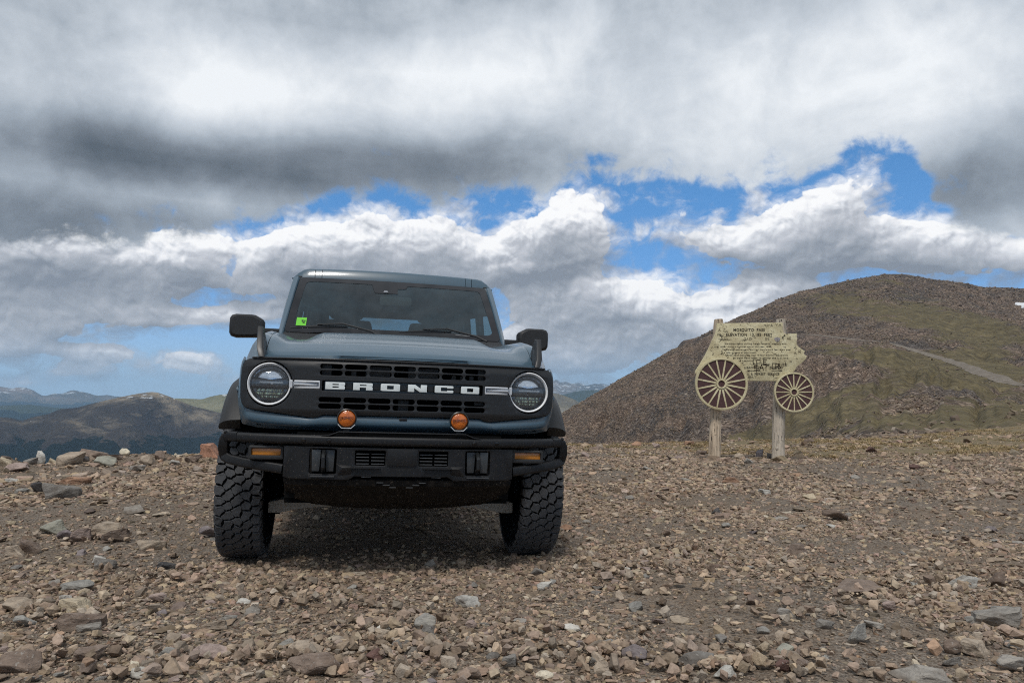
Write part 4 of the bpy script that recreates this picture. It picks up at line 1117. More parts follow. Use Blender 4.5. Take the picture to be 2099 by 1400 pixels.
# letter band backing
bm = bmesh.new()
add_grid(bm, [[(x, FY + .020 + bendf(x), z) for x in np.linspace(-.542, .542, 30)] for z in (.910, .970)])
finish(bm, 'letter_band', GLOSSBLK, grille)
# the letters
LET = {
 'B': ([(0, 0), (.94, 0), (1, .08), (1, .42), (.95, .5), (1, .58), (1, .92), (.94, 1), (0, 1)], [[(.36, .24), (.36, .40), (.68, .40), (.68, .24)], [(.36, .60), (.36, .76), (.68, .76), (.68, .60)]]),
 'R': ([(0, 0), (.34, 0), (.34, .36), (.66, .36), (.66, 0), (1, 0), (1, .42), (.95, .5), (1, .58), (1, .92), (.94, 1), (0, 1)], [[(.34, .60), (.34, .76), (.68, .76), (.68, .60)]]),
 'O': ([(.06, 0), (.94, 0), (1, .08), (1, .92), (.94, 1), (.06, 1), (0, .92), (0, .08)], [[(.33, .25), (.33, .75), (.67, .75), (.67, .25)]]),
 'N': ([(0, 0), (.33, 0), (.33, .52), (.62, 0), (1, 0), (1, 1), (.67, 1), (.67, .48), (.38, 1), (0, 1)], []),
 'C': ([(.06, 0), (.94, 0), (1, .08), (1, .36), (.66, .36), (.66, .25), (.33, .25), (.33, .75), (.66, .75), (.66, .64), (1, .64), (1, .92), (.94, 1), (.06, 1), (0, .92), (0, .08)], [])}
for k, ch in enumerate('BRONCO'):
    x0 = -.379 + k * .1323; w, h = .0935, .0355
    o_, hs = LET[ch]
    f = lambda P: [(x0 + u * w, .9225 + v * h) for u, v in P]
    plate('letter', f(o_), [f(q) for q in hs], FY - .006, .014, LETTER, grille, bevel=.0012, bend=lambda x, z: bendf(x))
    if k < 5:
        bm = bmesh.new(); xa = x0 + w
        add_box(bm, xa + .004, xa + .034, FY + .004 + bendf(xa), FY + .012 + bendf(xa), .926, .953); finish(bm, 'band_insert', GRILLE, grille, bevel=.002)

# headlights
for s in (-1, 1):
    y0 = FY + bendf(HX) + .004; c = (s * HX, 0, HZ)
    bm = bmesh.new(); lathe(bm, [(HR - .012, y0 + .006), (HR - .010, y0 - .006), (HR - .004, y0 - .012), (HR, y0 - .008), (HR + .001, y0 + .02)], 64, 'y', c)
    lamp = finish(bm, 'headlight', RINGM, car, smooth=60)
    bm = bmesh.new(); lathe(bm, [(HR + .004, y0 + .02), (HR - .012, y0 + .004), (HR - .014, y0 + .03), (HR - .03, y0 + .075), (.0, y0 + .09)], 48, 'y', c)
    finish(bm, 'bowl', simple('chromed_bowl', (.42, .45, .50), .08, 1.0), lamp, smooth=60)
    bm = bmesh.new()
    add_box(bm, s * HX - .088, s * HX + .088, y0 + .018, y0 + .06, HZ - .016, HZ + .022)
    add_prism(bm, [(s * HX - .085, HZ - .022), (s * HX + .085, HZ - .022), (s * HX + .05, HZ - .078), (s * HX - .05, HZ - .078)], 1, y0 + .03, y0 + .07)
    finish(bm, 'lamp_bezel', simple('lamp_inner_grey', (.040, .044, .052), .12, coat=1.0), lamp, bevel=.003)
    bm = bmesh.new(); rows = []
    for i in range(13):
        a = math.pi * (.06 + .88 * i / 12)
        rows.append([(s * HX + .089 * math.sin(q) * math.cos(a) * (1 if True else 0), y0 + .050 - .045 * math.cos(q), HZ + .022 + .066 * math.sin(q) * math.sin(a)) for q in np.linspace(.02, math.pi / 2, 8)])
    add_grid(bm, rows); finish(bm, 'sky_catch_dome', simple('sky_catch_chrome', (.75, .78, .82), .05, 1.0, bump=.5, bscale=60), lamp, smooth=80)  # added convex mirror, shaped to catch the sky in the upper lamp
    bm = bmesh.new(); add_box(bm, s * HX - .050, s * HX + .062, y0 + .008, y0 + .02, HZ + .003, HZ + .0125)
    finish(bm, 'light_strip', simple('white_light_guide', (.95, .96, .93), .3), lamp, bevel=.003)
    bm = bmesh.new(); rq = random.Random(4)
    for i in range(7):
        for j in range(3):
            x = s * HX - .058 + i * .0193; z = HZ - .030 - j * .016
            if math.hypot(x - s * HX, z - HZ) > .082: continue
            add_hull(bm, [(x + dx1, y0 + yy1, z + dz1) for dx1, yy1, dz1 in ((-.008, .03, -.006), (.008, .03, -.006), (.008, .03, .006), (-.008, .03, .006), (rq.uniform(-.003, .003), .018, rq.uniform(-.003, .003)))])
    finish(bm, 'reflector', simple('mirror_facets', (.90, .90, .72), .10, .8), lamp, smooth=5)
    bm = bmesh.new(); lathe(bm, [(HR - .012, y0 - .004), (HR - .03, y0 - .010), (HR - .06, y0 - .015), (.0001, y0 - .018)], 48, 'y', c)
    finish(bm, 'lens', LENS, lamp, smooth=80)
    # indicator bar
    x1, x2 = s * .405, s * .552; xa, xb = min(x1, x2), max(x1, x2); yb = FY + bendf(.47) - .004
    ind = plate('indicator', shift(rrect(.148, .040, .006, 2), s * .478, .943), [shift(rrect(.126, .022, .003, 2), s * .474, .943)], yb, .018, SILVER, car, bevel=.002, bend=lambda x, z: bendf(x) - bendf(.47))
    bm = bmesh.new(); add_box(bm, s * .474 - .062, s * .474 + .062, yb - .002, yb + .014, .932, .954); finish(bm, 'lens', simple('clear_ribbed_lens', (.30, .32, .35), .15, .3, bump=.6, bscale=120), ind, bevel=.003)
    bm = bmesh.new(); add_box(bm, s * .474 - .054, s * .474 + .054, yb - .006, yb - .001, .9395, .9465); finish(bm, 'light_strip', SILVER, ind, bevel=.002)

# blue front surround: sides and valance under the grille
def loop_rows(inner, outer, yin, yout, m=5):
    rows = []
    for (xi, zi), (xo, zo) in zip(inner, outer):
        row = []
        for k in range(m + 1):
            t = k / m; x = xi + (xo - xi) * t; z = zi + (zo - zi) * t
            row.append((x, FY + bendf(x) + yin + (yout - yin) * t ** 2.5, z))
        rows.append(row)
    return rows
half = [(0, .797, 0, .722), (.2, .797, .2, .722), (.38, .797, .4, .722), (.45, .782, .48, .722), (.574, .795, .60, .723), (.686, .807, .70, .727), (.757, .820, .777, .742), (.780, .842, .803, .785), (.788, .875, .814, .86), (.791, .95, .815, .95), (.789, 1.01, .812, 1.02), (.785, 1.035, .806, 1.055), (.775, 1.055, .797, 1.078)]
fine = []
for a, b in zip(half, half[1:]):
    for i in range(4): fine.append(tuple(a[j] + (b[j] - a[j]) * i / 4 for j in range(4)))
fine.append(half[-1])
full = [(-a, b, -c, d) for a, b, c, d in fine[::-1]] + fine[1:]
bm = bmesh.new()
rows = []
for xi, zi, xo, zo in full:
    row = []
    for k in range(9):
        t = k / 8; x = xi + (xo - xi) * t; z = zi + (zo - zi) * t
        if abs(xo) < .76: bulge = -.009 * math.sin(math.pi * min(1, t * 1.25)) + .045 * max(0, t - .7) / .3; yy = FY + bendf(x) + .004 + bulge + .004
        else: yy = FY + bendf(x) + .006 + (.10 if abs(xo) > .79 else .05) * t ** 2.2
        row.append((x, yy, z))
    rows.append(row)
add_grid(bm, rows); thicken(bm, .012); finish(bm, 'front_valance', PAINT, car, smooth=50)
bm = bmesh.new()
add_grid(bm, [[(x, FY + bendf(x) + .02, z) for x in np.linspace(-.42, .42, 12)] for z in (.77, .81)]); finish(bm, 'lower_opening', DARK, car)
bm = bmesh.new(); add_box(bm, -.018, .020, FY - .004, FY + .01, .779, .793); finish(bm, 'front_camera', GLOSSBLK, car, bevel=.003)

# hood
HB_Y = [-.668, -.658, -.632, -.57, -.48, -.33, -.10, .20, .64]; HB_Z = [1.079, 1.090, 1.112, 1.136, 1.166, 1.198, 1.226, 1.248, 1.275]
def hood_z(x, y):
    yy = y - 0.5 * bendf(min(abs(x), .70)) * max(0, -y / .65)
    z = interp(yy, HB_Y, HB_Z) - .012 * (x / .69) ** 2
    a = abs(x)
    z += .034 * sm((.53 - a) / .10) * sm((y + .42) / .45)
    z += .030 * sm((a - .59) / .10) * sm((y + .62) / .25) * (1 - .55 * sm((y + .1) / .6))
    z -= .010 * sm((a - .47) / .07) * sm((.68 - a) / .08) * sm((y + .45) / .3)
    return z
def hood_front(x): return -.668 + bendf(min(abs(x), .74)) * .96
xs = np.linspace(-.687, .687, 71); ts = np.concatenate([np.linspace(0, .2, 14), np.linspace(.2, 1, 26)[1:]])
rows = []
for t in ts:
    rows.append([(x, hood_front(x) + (.63 - hood_front(x)) * t, hood_z(x, -.668 + (.63 + .668) * t)) for x in xs])
rows.insert(0, [(x, hood_front(x) + .004, 1.079) for x in xs])
bm = bmesh.new(); add_grid(bm, rows); thicken(bm, .012)
hood = finish(bm, 'hood', PAINT, car, smooth=50)
# black seal line under the hood edge
bm = bmesh.new(); sweep(bm, [(x, hood_front(x) + .018, 1.071) for x in np.linspace(-.70, .70, 40)], rrect(.03, .018, .003, 1)); finish(bm, 'hood_seal', DARK, car)

# fenders with the arch, one skin each side, and black flares
AXZ, TR = .404, .401
YF = hood_front(.69)
def edge_z(y):
    t = (y - YF) / (.63 - YF)
    return hood_z(.687, -.668 + 1.298 * t)
def side_pt(k, y):
    """profile of the body side in front of the windscreen, k = 0 (hood gap) .. 1 (sill)"""
    zb = edge_z(y)
    P = [(.691, -.003), (.706, .005), (.722, .008), (.740, .002), (.758, -.014), (.778, -.045), (.795, -.090), (.806, -.16)]
    n = len(P) - 1; f = k * n; i = min(int(f), n - 1); t = f - i
    x = P[i][0] + (P[i + 1][0] - P[i][0]) * t; z = zb + P[i][1] + (P[i + 1][1] - P[i][1]) * t
    return x, z
for s in (-1, 1):
    bm = bmesh.new(); rows = []
    ys = [YF, YF + .002, YF + .012, YF + .03] + list(np.linspace(-.52, -.30, 12)) + list(np.linspace(-.30, .78, 24))[1:]
    for iy, y in enumerate(ys):
        row = []; nose = 1 - sm((y - YF) / .27)
        for k in np.linspace(0, 1, 15):
            x, z = side_pt(k, y)
            if iy == 0: z = min(z, 1.078)
            off = nose * .085 * sm((k - .25) / .6)
            row.append((s * x, y + off, z))
        xl, zl, yl = row[-1][0], row[-1][2], row[-1][1]
        for t in (.2, .45, .7, 1.0):
            row.append((s * (.806 + .008 * t), yl + nose * .01 * t, zl + (.93 - zl) * t))
        for t in (.25, .5, .75, 1.0):
            d = abs(yl); arch = AXZ + math.sqrt(max(0, .56 ** 2 - yl * yl)) if d < .56 else AXZ
            row.append((s * (.814 + .002 * t - nose * .035 * t * t), yl + nose * .01, .93 + (max(min(arch - .03, .92), .745 if y < 0 else .50) - .93) * t))
        rows.append(row)
    add_grid(bm, rows); thicken(bm, .01)
    fender = finish(bm, 'fender', PAINT, car, smooth=50)
    # nose cap closing the fender towards the lamp panel
    for yc, a0, a1, nm in ((0.0, 36, 168, 'wheel_arch_flare'), (2.95, 12, 168, 'wheel_arch_flare')):
        bm = bmesh.new(); rows = []
        prof = [(.795, .590), (.84, .586), (.874, .573), (.896, .552), (.905, .525), (.903, .505), (.888, .500), (.85, .505), (.80, .51)]
        for a in np.linspace(a0, a1, 30):
            ca, sa = math.cos(math.radians(a)), math.sin(math.radians(a))
            rows.append([(s * x, yc - r * ca, AXZ + .01 + r * sa) for x, r in prof])
        add_grid(bm, rows, True, True); finish(bm, nm, TRIM, car, smooth=50)
    # inner wheel well
    for yc in (0, 2.95):
        bm = bmesh.new(); rows = []
        for a in np.linspace(32, 160, 16):
            ca, sa = math.cos(math.radians(a)), math.sin(math.radians(a))
            rows.append([(s * x, yc - .50 * ca, AXZ + .50 * sa) for x in (.45, .83)])
        add_grid(bm, rows); add_box(bm, s * .45 - .003, s * .45 + .003, yc - .42, yc + .42, .62, .90); finish(bm, 'wheel_well', DARK, car)
    # trail sight
    bm = bmesh.new()
    zb = lambda y: interp(y, HB_Y, HB_Z)
    add_hull(bm, [(s * (x + w), y, z) for x, y, z, hw_ in ((.692, -.612, 1.072, .0145), (.700, -.38, 1.10, .014), (.708, -.588, 1.120, .0138), (.722, -.50, 1.232, .0115), (.724, -.43, 1.238, .0115)) for w in (-hw_, hw_)]); finish(bm, 'trail_sight', GRILLE, car, bevel=.003, seg=2)

# cowl, windscreen, pillars
WB = (.735, 1.325); WT = (1.290, 1.792)                      # foot and head of the windscreen (y, z)
def scr(t, off=0.0):
    y = WB[0] + (WT[0] - WB[0]) * t; z = WB[1] + (WT[1] - WB[1]) * t + .010 * math.sin(math.pi * t)
    return y - off * .62, z + off * .78
def scrx(x, t, off=0.0):
    y, z = scr(t, off); return (x, y + .05 * (x / .74) ** 2, z)
bm = bmesh.new()
rows = [[(x, y + .03 * (x / .78) ** 2, z - .012 * (x / .78) ** 2) for x in np.linspace(-.775, .775, 24)] for y, z in ((.58, 1.262), (.64, 1.288), (.68, 1.300), (.72, 1.312), (.76, 1.338))]
add_grid(bm, rows); thicken(bm, .01); finish(bm, 'cowl', TRIM, car, smooth=60)
def wide(t): return .742 - .036 * t
bm = bmesh.new()
add_grid(bm, [[scrx(u * (wide(t) - .002), t, .002) for u in np.linspace(-1, 1, 25)] for t in np.linspace(0, 1, 13)])
screen = finish(bm, 'windscreen', GLASS, car, smooth=80)
CERAMIC = simple('ceramic_band', (.0085, .0075, .0085), .03)
# black printed border of the glass
def frit_poly():
    pass
bm = bmesh.new()
inn = []; out_ = []
N_ = 24
def edge_pts(x_of, t0, t1, r):
    """rounded loop in (u, t)"""
    return
def loop(hw0, hw1, t0, t1, r, n=8):
    pts = []
    cs = [(1, 1), (-1, 1), (-1, -1), (1, -1)]
    for ci, (sx, sy) in enumerate(cs):
        t_c = t1 if sy > 0 else t0; hw = hw1 if sy > 0 else hw0
        cx_, ct = sx * (hw - r), t_c - sy * r / .72
        a0 = ci * 90
        for i in range(n + 1):
            a = math.radians(a0 + 90 * i / n); pts.append((cx_ + r * math.cos(a), ct + r / .72 * math.sin(a)))
    return pts
def dens(pts, m=6):
    o = []
    for i, p in enumerate(pts):
        q = pts[(i + 1) % len(pts)]; L = math.hypot(q[0] - p[0], q[1] - p[1]); k = max(1, int(L / .12)) if L > .12 else 1
        for j in range(k): o.append((p[0] + (q[0] - p[0]) * j / k, p[1] + (q[1] - p[1]) * j / k))
    return o
outer_l = loop(.741, .705, .0, 1.0, .035); inner_l = loop(.690, .655, .085, .915, .045)
# same number of points keeps the two loops paired
def pair(a, b, k=5):
    A_, B_ = [], []
    for i in range(len(a)):
        p, q, u, v = a[i], a[(i + 1) % len(a)], b[i], b[(i + 1) % len(b)]
        m = k * 3 if math.hypot(q[0] - p[0], q[1] - p[1]) > .3 else 1
        for j in range(m):
            A_.append((p[0] + (q[0] - p[0]) * j / m, p[1] + (q[1] - p[1]) * j / m)); B_.append((u[0] + (v[0] - u[0]) * j / m, u[1] + (v[1] - u[1]) * j / m))
    return A_, B_
A_, B_ = pair(outer_l, inner_l)
add_grid(bm, [[scrx(x, t, .004) for x, t in B_], [scrx(x, t, .004) for x, t in A_]], True)
finish(bm, 'black_border', CERAMIC, screen, smooth=80)
bm = bmesh.new()
for poly in ([(-.175, .93), (.020, .93), (.016, .735), (-.150, .735)], [(.019, .93), (.100, .93), (.080, .855), (.060, .845), (.018, .842)]):
    bm.faces.new([bm.verts.new(scrx(x, t, .005)) for x, t in poly])
finish(bm, 'sensor_print', CERAMIC, screen)
# sensor housing and mirror behind the glass
bm = bmesh.new()
add_hull(bm, [scrx(x, t, o) for x, t, o in ((-.165, .93, -.006), (.095, .93, -.006), (.075, .83, -.006), (.020, .80, -.006), (.015, .72, -.006), (-.140, .72, -.006), (-.14, .72, -.05), (.015, .72, -.05), (.06, .93, -.05), (-.15, .93, -.05))])
finish(bm, 'camera_housing', simple('satin_dark', (.010, .010, .011), .4), car, bevel=.004)
bm = bmesh.new(); add_grid(bm, [[scrx(x, t, .007) for x in (-.088 + (t - .755) * .2, -.052 - (t - .755) * .2)] for t in (.755, .79)]); finish(bm, 'camera_eye', simple('lens_grey', (.25, .26, .28), .2), car, bevel=.002)
bm = bmesh.new()
add_prism(bm, shift(rrect(.235, .066, .02, 4), .005, 1.625), 1, 1.13, 1.16); finish(bm, 'rear_view_mirror', simple('mirror_back', (.16, .18, .185), .35), car, bevel=.004)
# pillars and header
for s in (-1, 1):
    bm = bmesh.new(); rows = []
    for t in np.linspace(-.10, .99, 14):
        y, z = scr(t); w = wide(t); xo = .786 - .020 * max(0, t) ** 1.3
        rows.append([(s * (w + .001), y + .052, z + .004), (s * (w + .012), y + .044, z + .012), (s * (xo - .012), y + .060, z + .008), (s * (xo - .001), y + .085, z - .010), (s * xo, y + .125, z - .035), (s * (xo - .005), y + .15, z - .06), (s * (w - .01), y + .12, z - .05)])
    add_grid(bm, rows, True, True); finish(bm, 'windscreen_pillar', PAINT, car, smooth=40)
def roof_z(x): return interp(abs(x), [0, .3, .5, .60, .645, .68, .705, .735, .758, .768], [1.889, 1.887, 1.884, 1.881, 1.881, 1.875, 1.862, 1.835, 1.812, 1.79])
def roof_strip(name, x0, x1, mat=PAINT, y_end=3.72, lower=0.0):
    bm = bmesh.new(); xs = np.linspace(x0, x1, max(4, int(abs(x1 - x0) / .03)))
    rows = [[(x, 1.318 + .05 * (x / .74) ** 2, 1.795 - .0 * abs(x)) for x in xs]]
    for y, d in ((1.322, -.0001), (1.335, .74), (1.352, .90), (1.38, .975), (1.45, 1.0), (2.0, 1.04), (2.8, 1.02), (3.5, .97), (y_end, .93)):
        rows.append([(x, y + .05 * (x / .74) ** 2, 1.795 + (roof_z(x) - 1.795) * max(d, .02) if d < 1 else roof_z(x) + (d - 1) * .3) for x in xs])
    add_grid(bm, rows); thicken(bm, .012); return finish(bm, name, mat, car, smooth=45)
roof_strip('roof_panel', -.547, .547); 
for s in (-1, 1):
    roof_strip('roof_strip', s * .551, s * .598); roof_strip('roof_rail', s * .602, s * .768)
bm = bmesh.new(); add_box(bm, -.70, .70, 1.46, 3.66, 1.80, 1.84); finish(bm, 'headliner', DARK, car)

# body behind the windscreen: doors, windows, rear
for s in (-1, 1):
    for y0, y1 in ((.785, 1.86), (1.866, 2.60)):
        bm = bmesh.new()
        prof = [(.800, .50), (.822, .62), (.826, .85), (.818, 1.10), (.806, 1.22), (.792, 1.262), (.77, 1.27)]
        rows = [[(s * x, y, z) for x, z in prof] for y in np.linspace(y0, y1, 8)]
        add_grid(bm, rows); thicken(bm, .03); d = finish(bm, 'door', PAINT, car, smooth=40)
        bm = bmesh.new(); add_box(bm, s * .828 - .012, s * .828 + .012, y1 - .22, y1 - .06, 1.085, 1.115); finish(bm, 'handle', TRIM, d, bevel=.005)
        bm = bmesh.new()
        rows = [[(s * (.785 - (z - 1.26) * .11), y, z) for z in (1.26, 1.5, 1.775)] for y in (y0 + (.05 if y0 < 1 else .03), y1 - .03)]
        rows[0][1] = (rows[0][1][0], rows[0][1][1] + (.19 if y0 < 1 else 0), rows[0][1][2]); rows[0][2] = (rows[0][2][0], rows[0][2][1] + (.50 if y0 < 1 else 0), rows[0][2][2])
        add_grid(bm, rows); finish(bm, 'side_window', TINTED, d)
    bm = bmesh.new(); rows = [[(s * x, y, z) for x, z in ((.800, .60), (.824, .80), (.82, 1.08), (.806, 1.22), (.785, 1.268))] for y in np.linspace(2.606, 3.70, 9)]
    for r in rows:
        y = r[0][1]
        if abs(y - 2.95) < .56: zz = AXZ + math.sqrt(.56 ** 2 - (y - 2.95) ** 2) - .02; r[0] = (r[0][0], y, zz)
        if r[1][2] < r[0][2]: r[1] = (r[1][0], y, r[0][2] + .01)
    add_grid(bm, rows); thicken(bm, .02); finish(bm, 'rear_quarter', PAINT, car, smooth=40)
    bm = bmesh.new(); add_grid(bm, [[(s * (.785 - (z - 1.26) * .11), y, z) for z in (1.26, 1.775)] for y in (2.70, 3.55)]); finish(bm, 'side_window', TINTED, car)
    bm = bmesh.new()
    for y0, y1 in ((1.84, 1.90), (2.58, 2.70), (3.55, 3.70)):
        add_hull(bm, [(s * (.785 - (z - 1.26) * .11 + o), y, z) for z in (1.25, 1.80) for y in (y0, y1) for o in (-.03, .004)])
    add_hull(bm, [(s * (.785 - (z - 1.26) * .11 + o), y, z) for z in (1.765, 1.81) for y in (1.36, 3.70) for o in (-.03, .004)])
    finish(bm, 'window_frame', TRIM, car, bevel=.004)
    bm = bmesh.new(); sweep(bm, [(s * .80, .55, .47), (s * .80, 2.42, .47)], rrect(.10, .08, .02, 3)); finish(bm, 'rock_rail', STEEL, car)
bm = bmesh.new(); add_box(bm, -.79, .79, 3.68, 3.73, .60, 1.30); finish(bm, 'tailgate', PAINT, car, bevel=.015)
bm = bmesh.new(); add_box(bm, -.70, .70, 3.69, 3.72, 1.79, 1.84); add_box(bm, -.76, -.60, 3.69, 3.72, 1.30, 1.79); add_box(bm, .60, .76, 3.69, 3.72, 1.30, 1.79); finish(bm, 'rear_frame', TRIM, car)
bm = bmesh.new(); add_grid(bm, [[(-.60, 3.705, z), (.60, 3.705, z)] for z in (1.30, 1.79)]); finish(bm, 'rear_window', thin_glass('rear_glass', (.42, .50, .50)), car)

# cabin
bm = bmesh.new(); add_hull(bm, [(x, y, z) for x in (-.72, .72) for y, z in ((.86, 1.31), (1.25, 1.335), (1.32, 1.27), (1.30, .95), (.90, .95))]); finish(bm, 'dashboard', INTER, car, bevel=.02)
bm = bmesh.new(); add_hull(bm, [(x, y, z) for x in (.20, .56) for y, z in ((1.02, 1.33), (1.20, 1.375), (1.26, 1.365), (1.27, 1.32))]); finish(bm, 'instrument_hood', INTER, car, bevel=.015)
bm = bmesh.new(); sweep(bm, [(.37 + .185 * math.cos(a), 1.36 - .10 * math.sin(a), 1.235 + .165 * math.sin(a)) for a in np.linspace(0, 2 * math.pi, 33)], circ(.015, 8), up=Vector((0, 1, .6)), cap=False); finish(bm, 'steering_wheel', INTER, car)
for x in (-.37, .37):
    bm = bmesh.new(); add_hull(bm, [(x + a * w, y, z) for a in (-1, 1) for w, y, z in ((.24, 1.80, .95), (.26, 1.90, 1.36), (.20, 1.99, 1.57), (.24, 1.95, .95), (.20, 2.08, 1.55))]); seat = finish(bm, 'seat', SEAT, car, bevel=.03, seg=3)
    bm = bmesh.new(); add_prism(bm, shift(rrect(.29, .19, .05, 5), x, 1.665), 1, 1.98, 2.07); finish(bm, 'headrest', SEAT, seat, bevel=.02)
bm = bmesh.new(); add_box(bm, -.62, .62, 2.75, 2.88, .9, 1.36); add_box(bm, -.5, -.26, 2.78, 2.86, 1.38, 1.52); add_box(bm, .26, .5, 2.78, 2.86, 1.38, 1.52); finish(bm, 'rear_bench', SEAT, car, bevel=.03)
bm = bmesh.new(); add_box(bm, -.70, .70, .80, 3.66, .62, .70); add_box(bm, -.72, .72, .70, .80, .60, 1.25); finish(bm, 'cabin_floor', INTER, car)
# sticker
bm = bmesh.new(); add_grid(bm, [[scrx(x, t, .007) for x in (-.673, -.606)] for t in (.098, .225)])
st = finish(bm, 'sticker', STICK, screen)
bm = bmesh.new()
for a, b, t0, t1 in ((-.638, -.626, .155, .185), (-.630, -.616, .135, .155), (-.622, -.612, .165, .18)): add_grid(bm, [[scrx(x, t, .009) for x in (a, b)] for t in (t0, t1)])
finish(bm, 'sticker_print', simple('dark_green_ink', (.02, .06, .015), .6), screen)
bm = bmesh.new()
for i in range(15): x = .42 + i * .0085; add_grid(bm, [[scrx(a, t, .007) for a in (x, x + .005)] for t in (.055, .063)])
finish(bm, 'etched_dots', simple('etched_white', (.35, .36, .37), .6), screen)

# wipers
for x0, x1, xp in ((-.70, -.325, -.13), (.025, .385, .60)):
    bm = bmesh.new()
    sweep(bm, [scrx(x0, -.005 + .02, .03), scrx((x0 + x1) / 2, .045, .032), scrx(x1, .055, .03)], rrect(.012, .020, .004, 2), scale=[.5, 1, .6])
    w = finish(bm, 'wiper', TRIM, car)
    bm = bmesh.new(); sweep(bm, [scrx(x1 - .20, .05, .045), scrx(x1 - .03, .055, .055), scrx(xp - .04, -.02, .045), (xp + .03, .69, 1.315)], rrect(.020, .012, .004, 2), scale=[.6, 1, 1.1, 1.3]); finish(bm, 'wiper_arm', TRIM, w)

# mirrors
for s in (-1, 1):
    cx_, cz_ = s * .992, 1.360
    w, h = .224, .158
    out = [(s * u, v) for u, v in [(-.112, -.035), (-.112, .035), (-.102, .050), (-.055, .076), (-.03, .079), (.07, .079), (.098, .070), (.110, .050), (.112, .0), (.110, -.05), (.098, -.072), (.07, -.080), (-.06, -.074), (-.098, -.066), (-.108, -.055)]]
    bm = bmesh.new(); rows = []
    for d, k in ((0, .80), (.012, .94), (.04, 1.0), (.10, .99), (.13, .95)):
        rows.append([(cx_ + u * k, .80 + d, cz_ + v * k) for u, v in out])
    add_grid(bm, rows, True, True); mir = finish(bm, 'door_mirror', TRIM, car, bevel=.0, smooth=35)
    bm = bmesh.new(); rows = []
    add_prism(bm, [(cx_ + u * .88, cz_ + v * .88) for u, v in out], 1, .931, .934); finish(bm, 'mirror_glass', simple('mirror_silver', (.8, .82, .84), .02, 1.0), mir)
    bm = bmesh.new(); add_prism(bm, shift(rrect(.075, .046, .006, 2), s * .915, 1.315), 1, .805, .86)
    add_hull(bm, [(s * x, y, z) for x in (.775, .90) for y in (.83, .90) for z in (1.305, 1.350)]); finish(bm, 'mirror_arm', TRIM, mir, bevel=.004)

# bumper
def by(x): return -.800 + .175 * (abs(x) / .80) ** 2.4
bm = bmesh.new(); sweep(bm, [(x, by(x) + .03, .681) for x in np.linspace(-.768, .768, 41)], rrect(.060, .046, .015, 4)); bumper = finish(bm, 'bumper', STEEL, car, smooth=50)
for s in (-1, 1):
    bm = bmesh.new()
    P = [(.771, .683), (.815, .683), (.836, .680), (.846, .668), (.849, .63), (.846, .597), (.836, .581), (.805, .571), (.74, .560), (.66, .551), (.55, .538)]
    path = [(s * x, by(x) + .035 + (.02 if z < .62 else 0), z) for x, z in P]
    prof = rrect(.056, .046, .009, 3)
    rows = []
    for i, p in enumerate(path):
        p = Vector(p); t = (Vector(path[min(i + 1, len(path) - 1)]) - Vector(path[max(i - 1, 0)])).normalized()
        fwd = Vector((0, 1, 0)); fwd = (fwd - t * fwd.dot(t)).normalized(); u = t.cross(fwd)
        rows.append([p + fwd * a + u * b for a, b in prof])
    add_grid(bm, rows, True, True); finish(bm, 'bumper_end_loop', STEEL, bumper, smooth=50)
    bm = bmesh.new(); lathe(bm, [(0.0001, -.008), (.010, -.006), (.012, 0)], 12, 'y', (s * .345, by(.345) + .0, .682)); lathe(bm, [(0.0001, -.008), (.010, -.006), (.012, 0)], 12, 'y', (s * .462, by(.462) + .0, .682)); lathe(bm, [(0.0001, -.006), (.007, -.004), (.009, 0)], 10, 'y', (s * .838, by(.838) + .005, .703))
    finish(bm, 'bolt_heads', GLOSSBLK, bumper)
    # amber marker in its housing
    bm = bmesh.new(); x0, x1 = sorted((s * .556, s * .722)); yy = by(.64) + .04
    mk = plate('marker_lamp', shift(rrect(.160, .062, .006, 2), s * .637, .613), [shift(rrect(.134, .032, .003, 2), s * .637, .617)], yy, .045, TRIM, bumper, bevel=.002)
    bm = bmesh.new(); add_box(bm, s * .637 - .067, s * .637 + .067, yy - .010, yy + .02, .601, .633); finish(bm, 'amber_lens', AMBER2, mk, bevel=.002)
    bm = bmesh.new(); add_box(bm, s * .637 - .075, s * .637 + .06, yy - .018, yy + .02, .642, .6455); finish(bm, 'housing_edge', simple('grey_edge', (.10, .10, .10), .5), mk)
# centre module
hooks = [shift(rrect(.126, .118, .010, 3), s * .369, .582) for s in (-1, 1)]
vents = [shift(rrect(.142, .070, .003, 1), s * .150, .602) for s in (-1, 1)]
cm_out = [(-.552, .650), (-.552, .505), (-.53, .497), (-.25, .497), (-.22, .515), (.22, .515), (.25, .497), (.53, .497), (.552, .505), (.552, .650)]
skid = plate('skid_module', cm_out[::-1], hooks + vents, -.770, .03, STEEL, bumper, bevel=.003, bend=lambda x, z: by(x) + .80 + (z < .51) * .0, cuts=[c / 20 for c in range(-11, 12)])
bm = bmesh.new()
rows = []
for z, y, w in ((.512, -.752, .553), (.497, -.772, .550), (.470, -.765, .545), (.455, -.745, .545), (.43, -.725, .540), (.405, -.700, .520), (.375, -.66, .480), (.350, -.61, .42), (.335, -.54, .35), (.330, -.30, .32)):
    rows.append([(u * w, y + (by(u * w) + .80) * .9, z + (.012 * abs(u) ** 3 if z < .40 else 0)) for u in np.linspace(-1, 1, 29)])
add_grid(bm, rows); thicken(bm, .01); lower = finish(bm, 'skid_plate', simple('muddy_black_plastic', (.0035, .0035, .004), 0.55, dirt=0.5, spec=.2), bumper, smooth=25)
bm = bmesh.new()
for s in (-1, 1):
    add_hull(bm, [(s * x, y, z) for x, y, z in ((.545, -.66, .50), (.545, -.66, .40), (.545, -.45, .55), (.545, -.45, .42), (.50, -.66, .50), (.50, -.66, .40), (.50, -.45, .55), (.50, -.45, .42))])
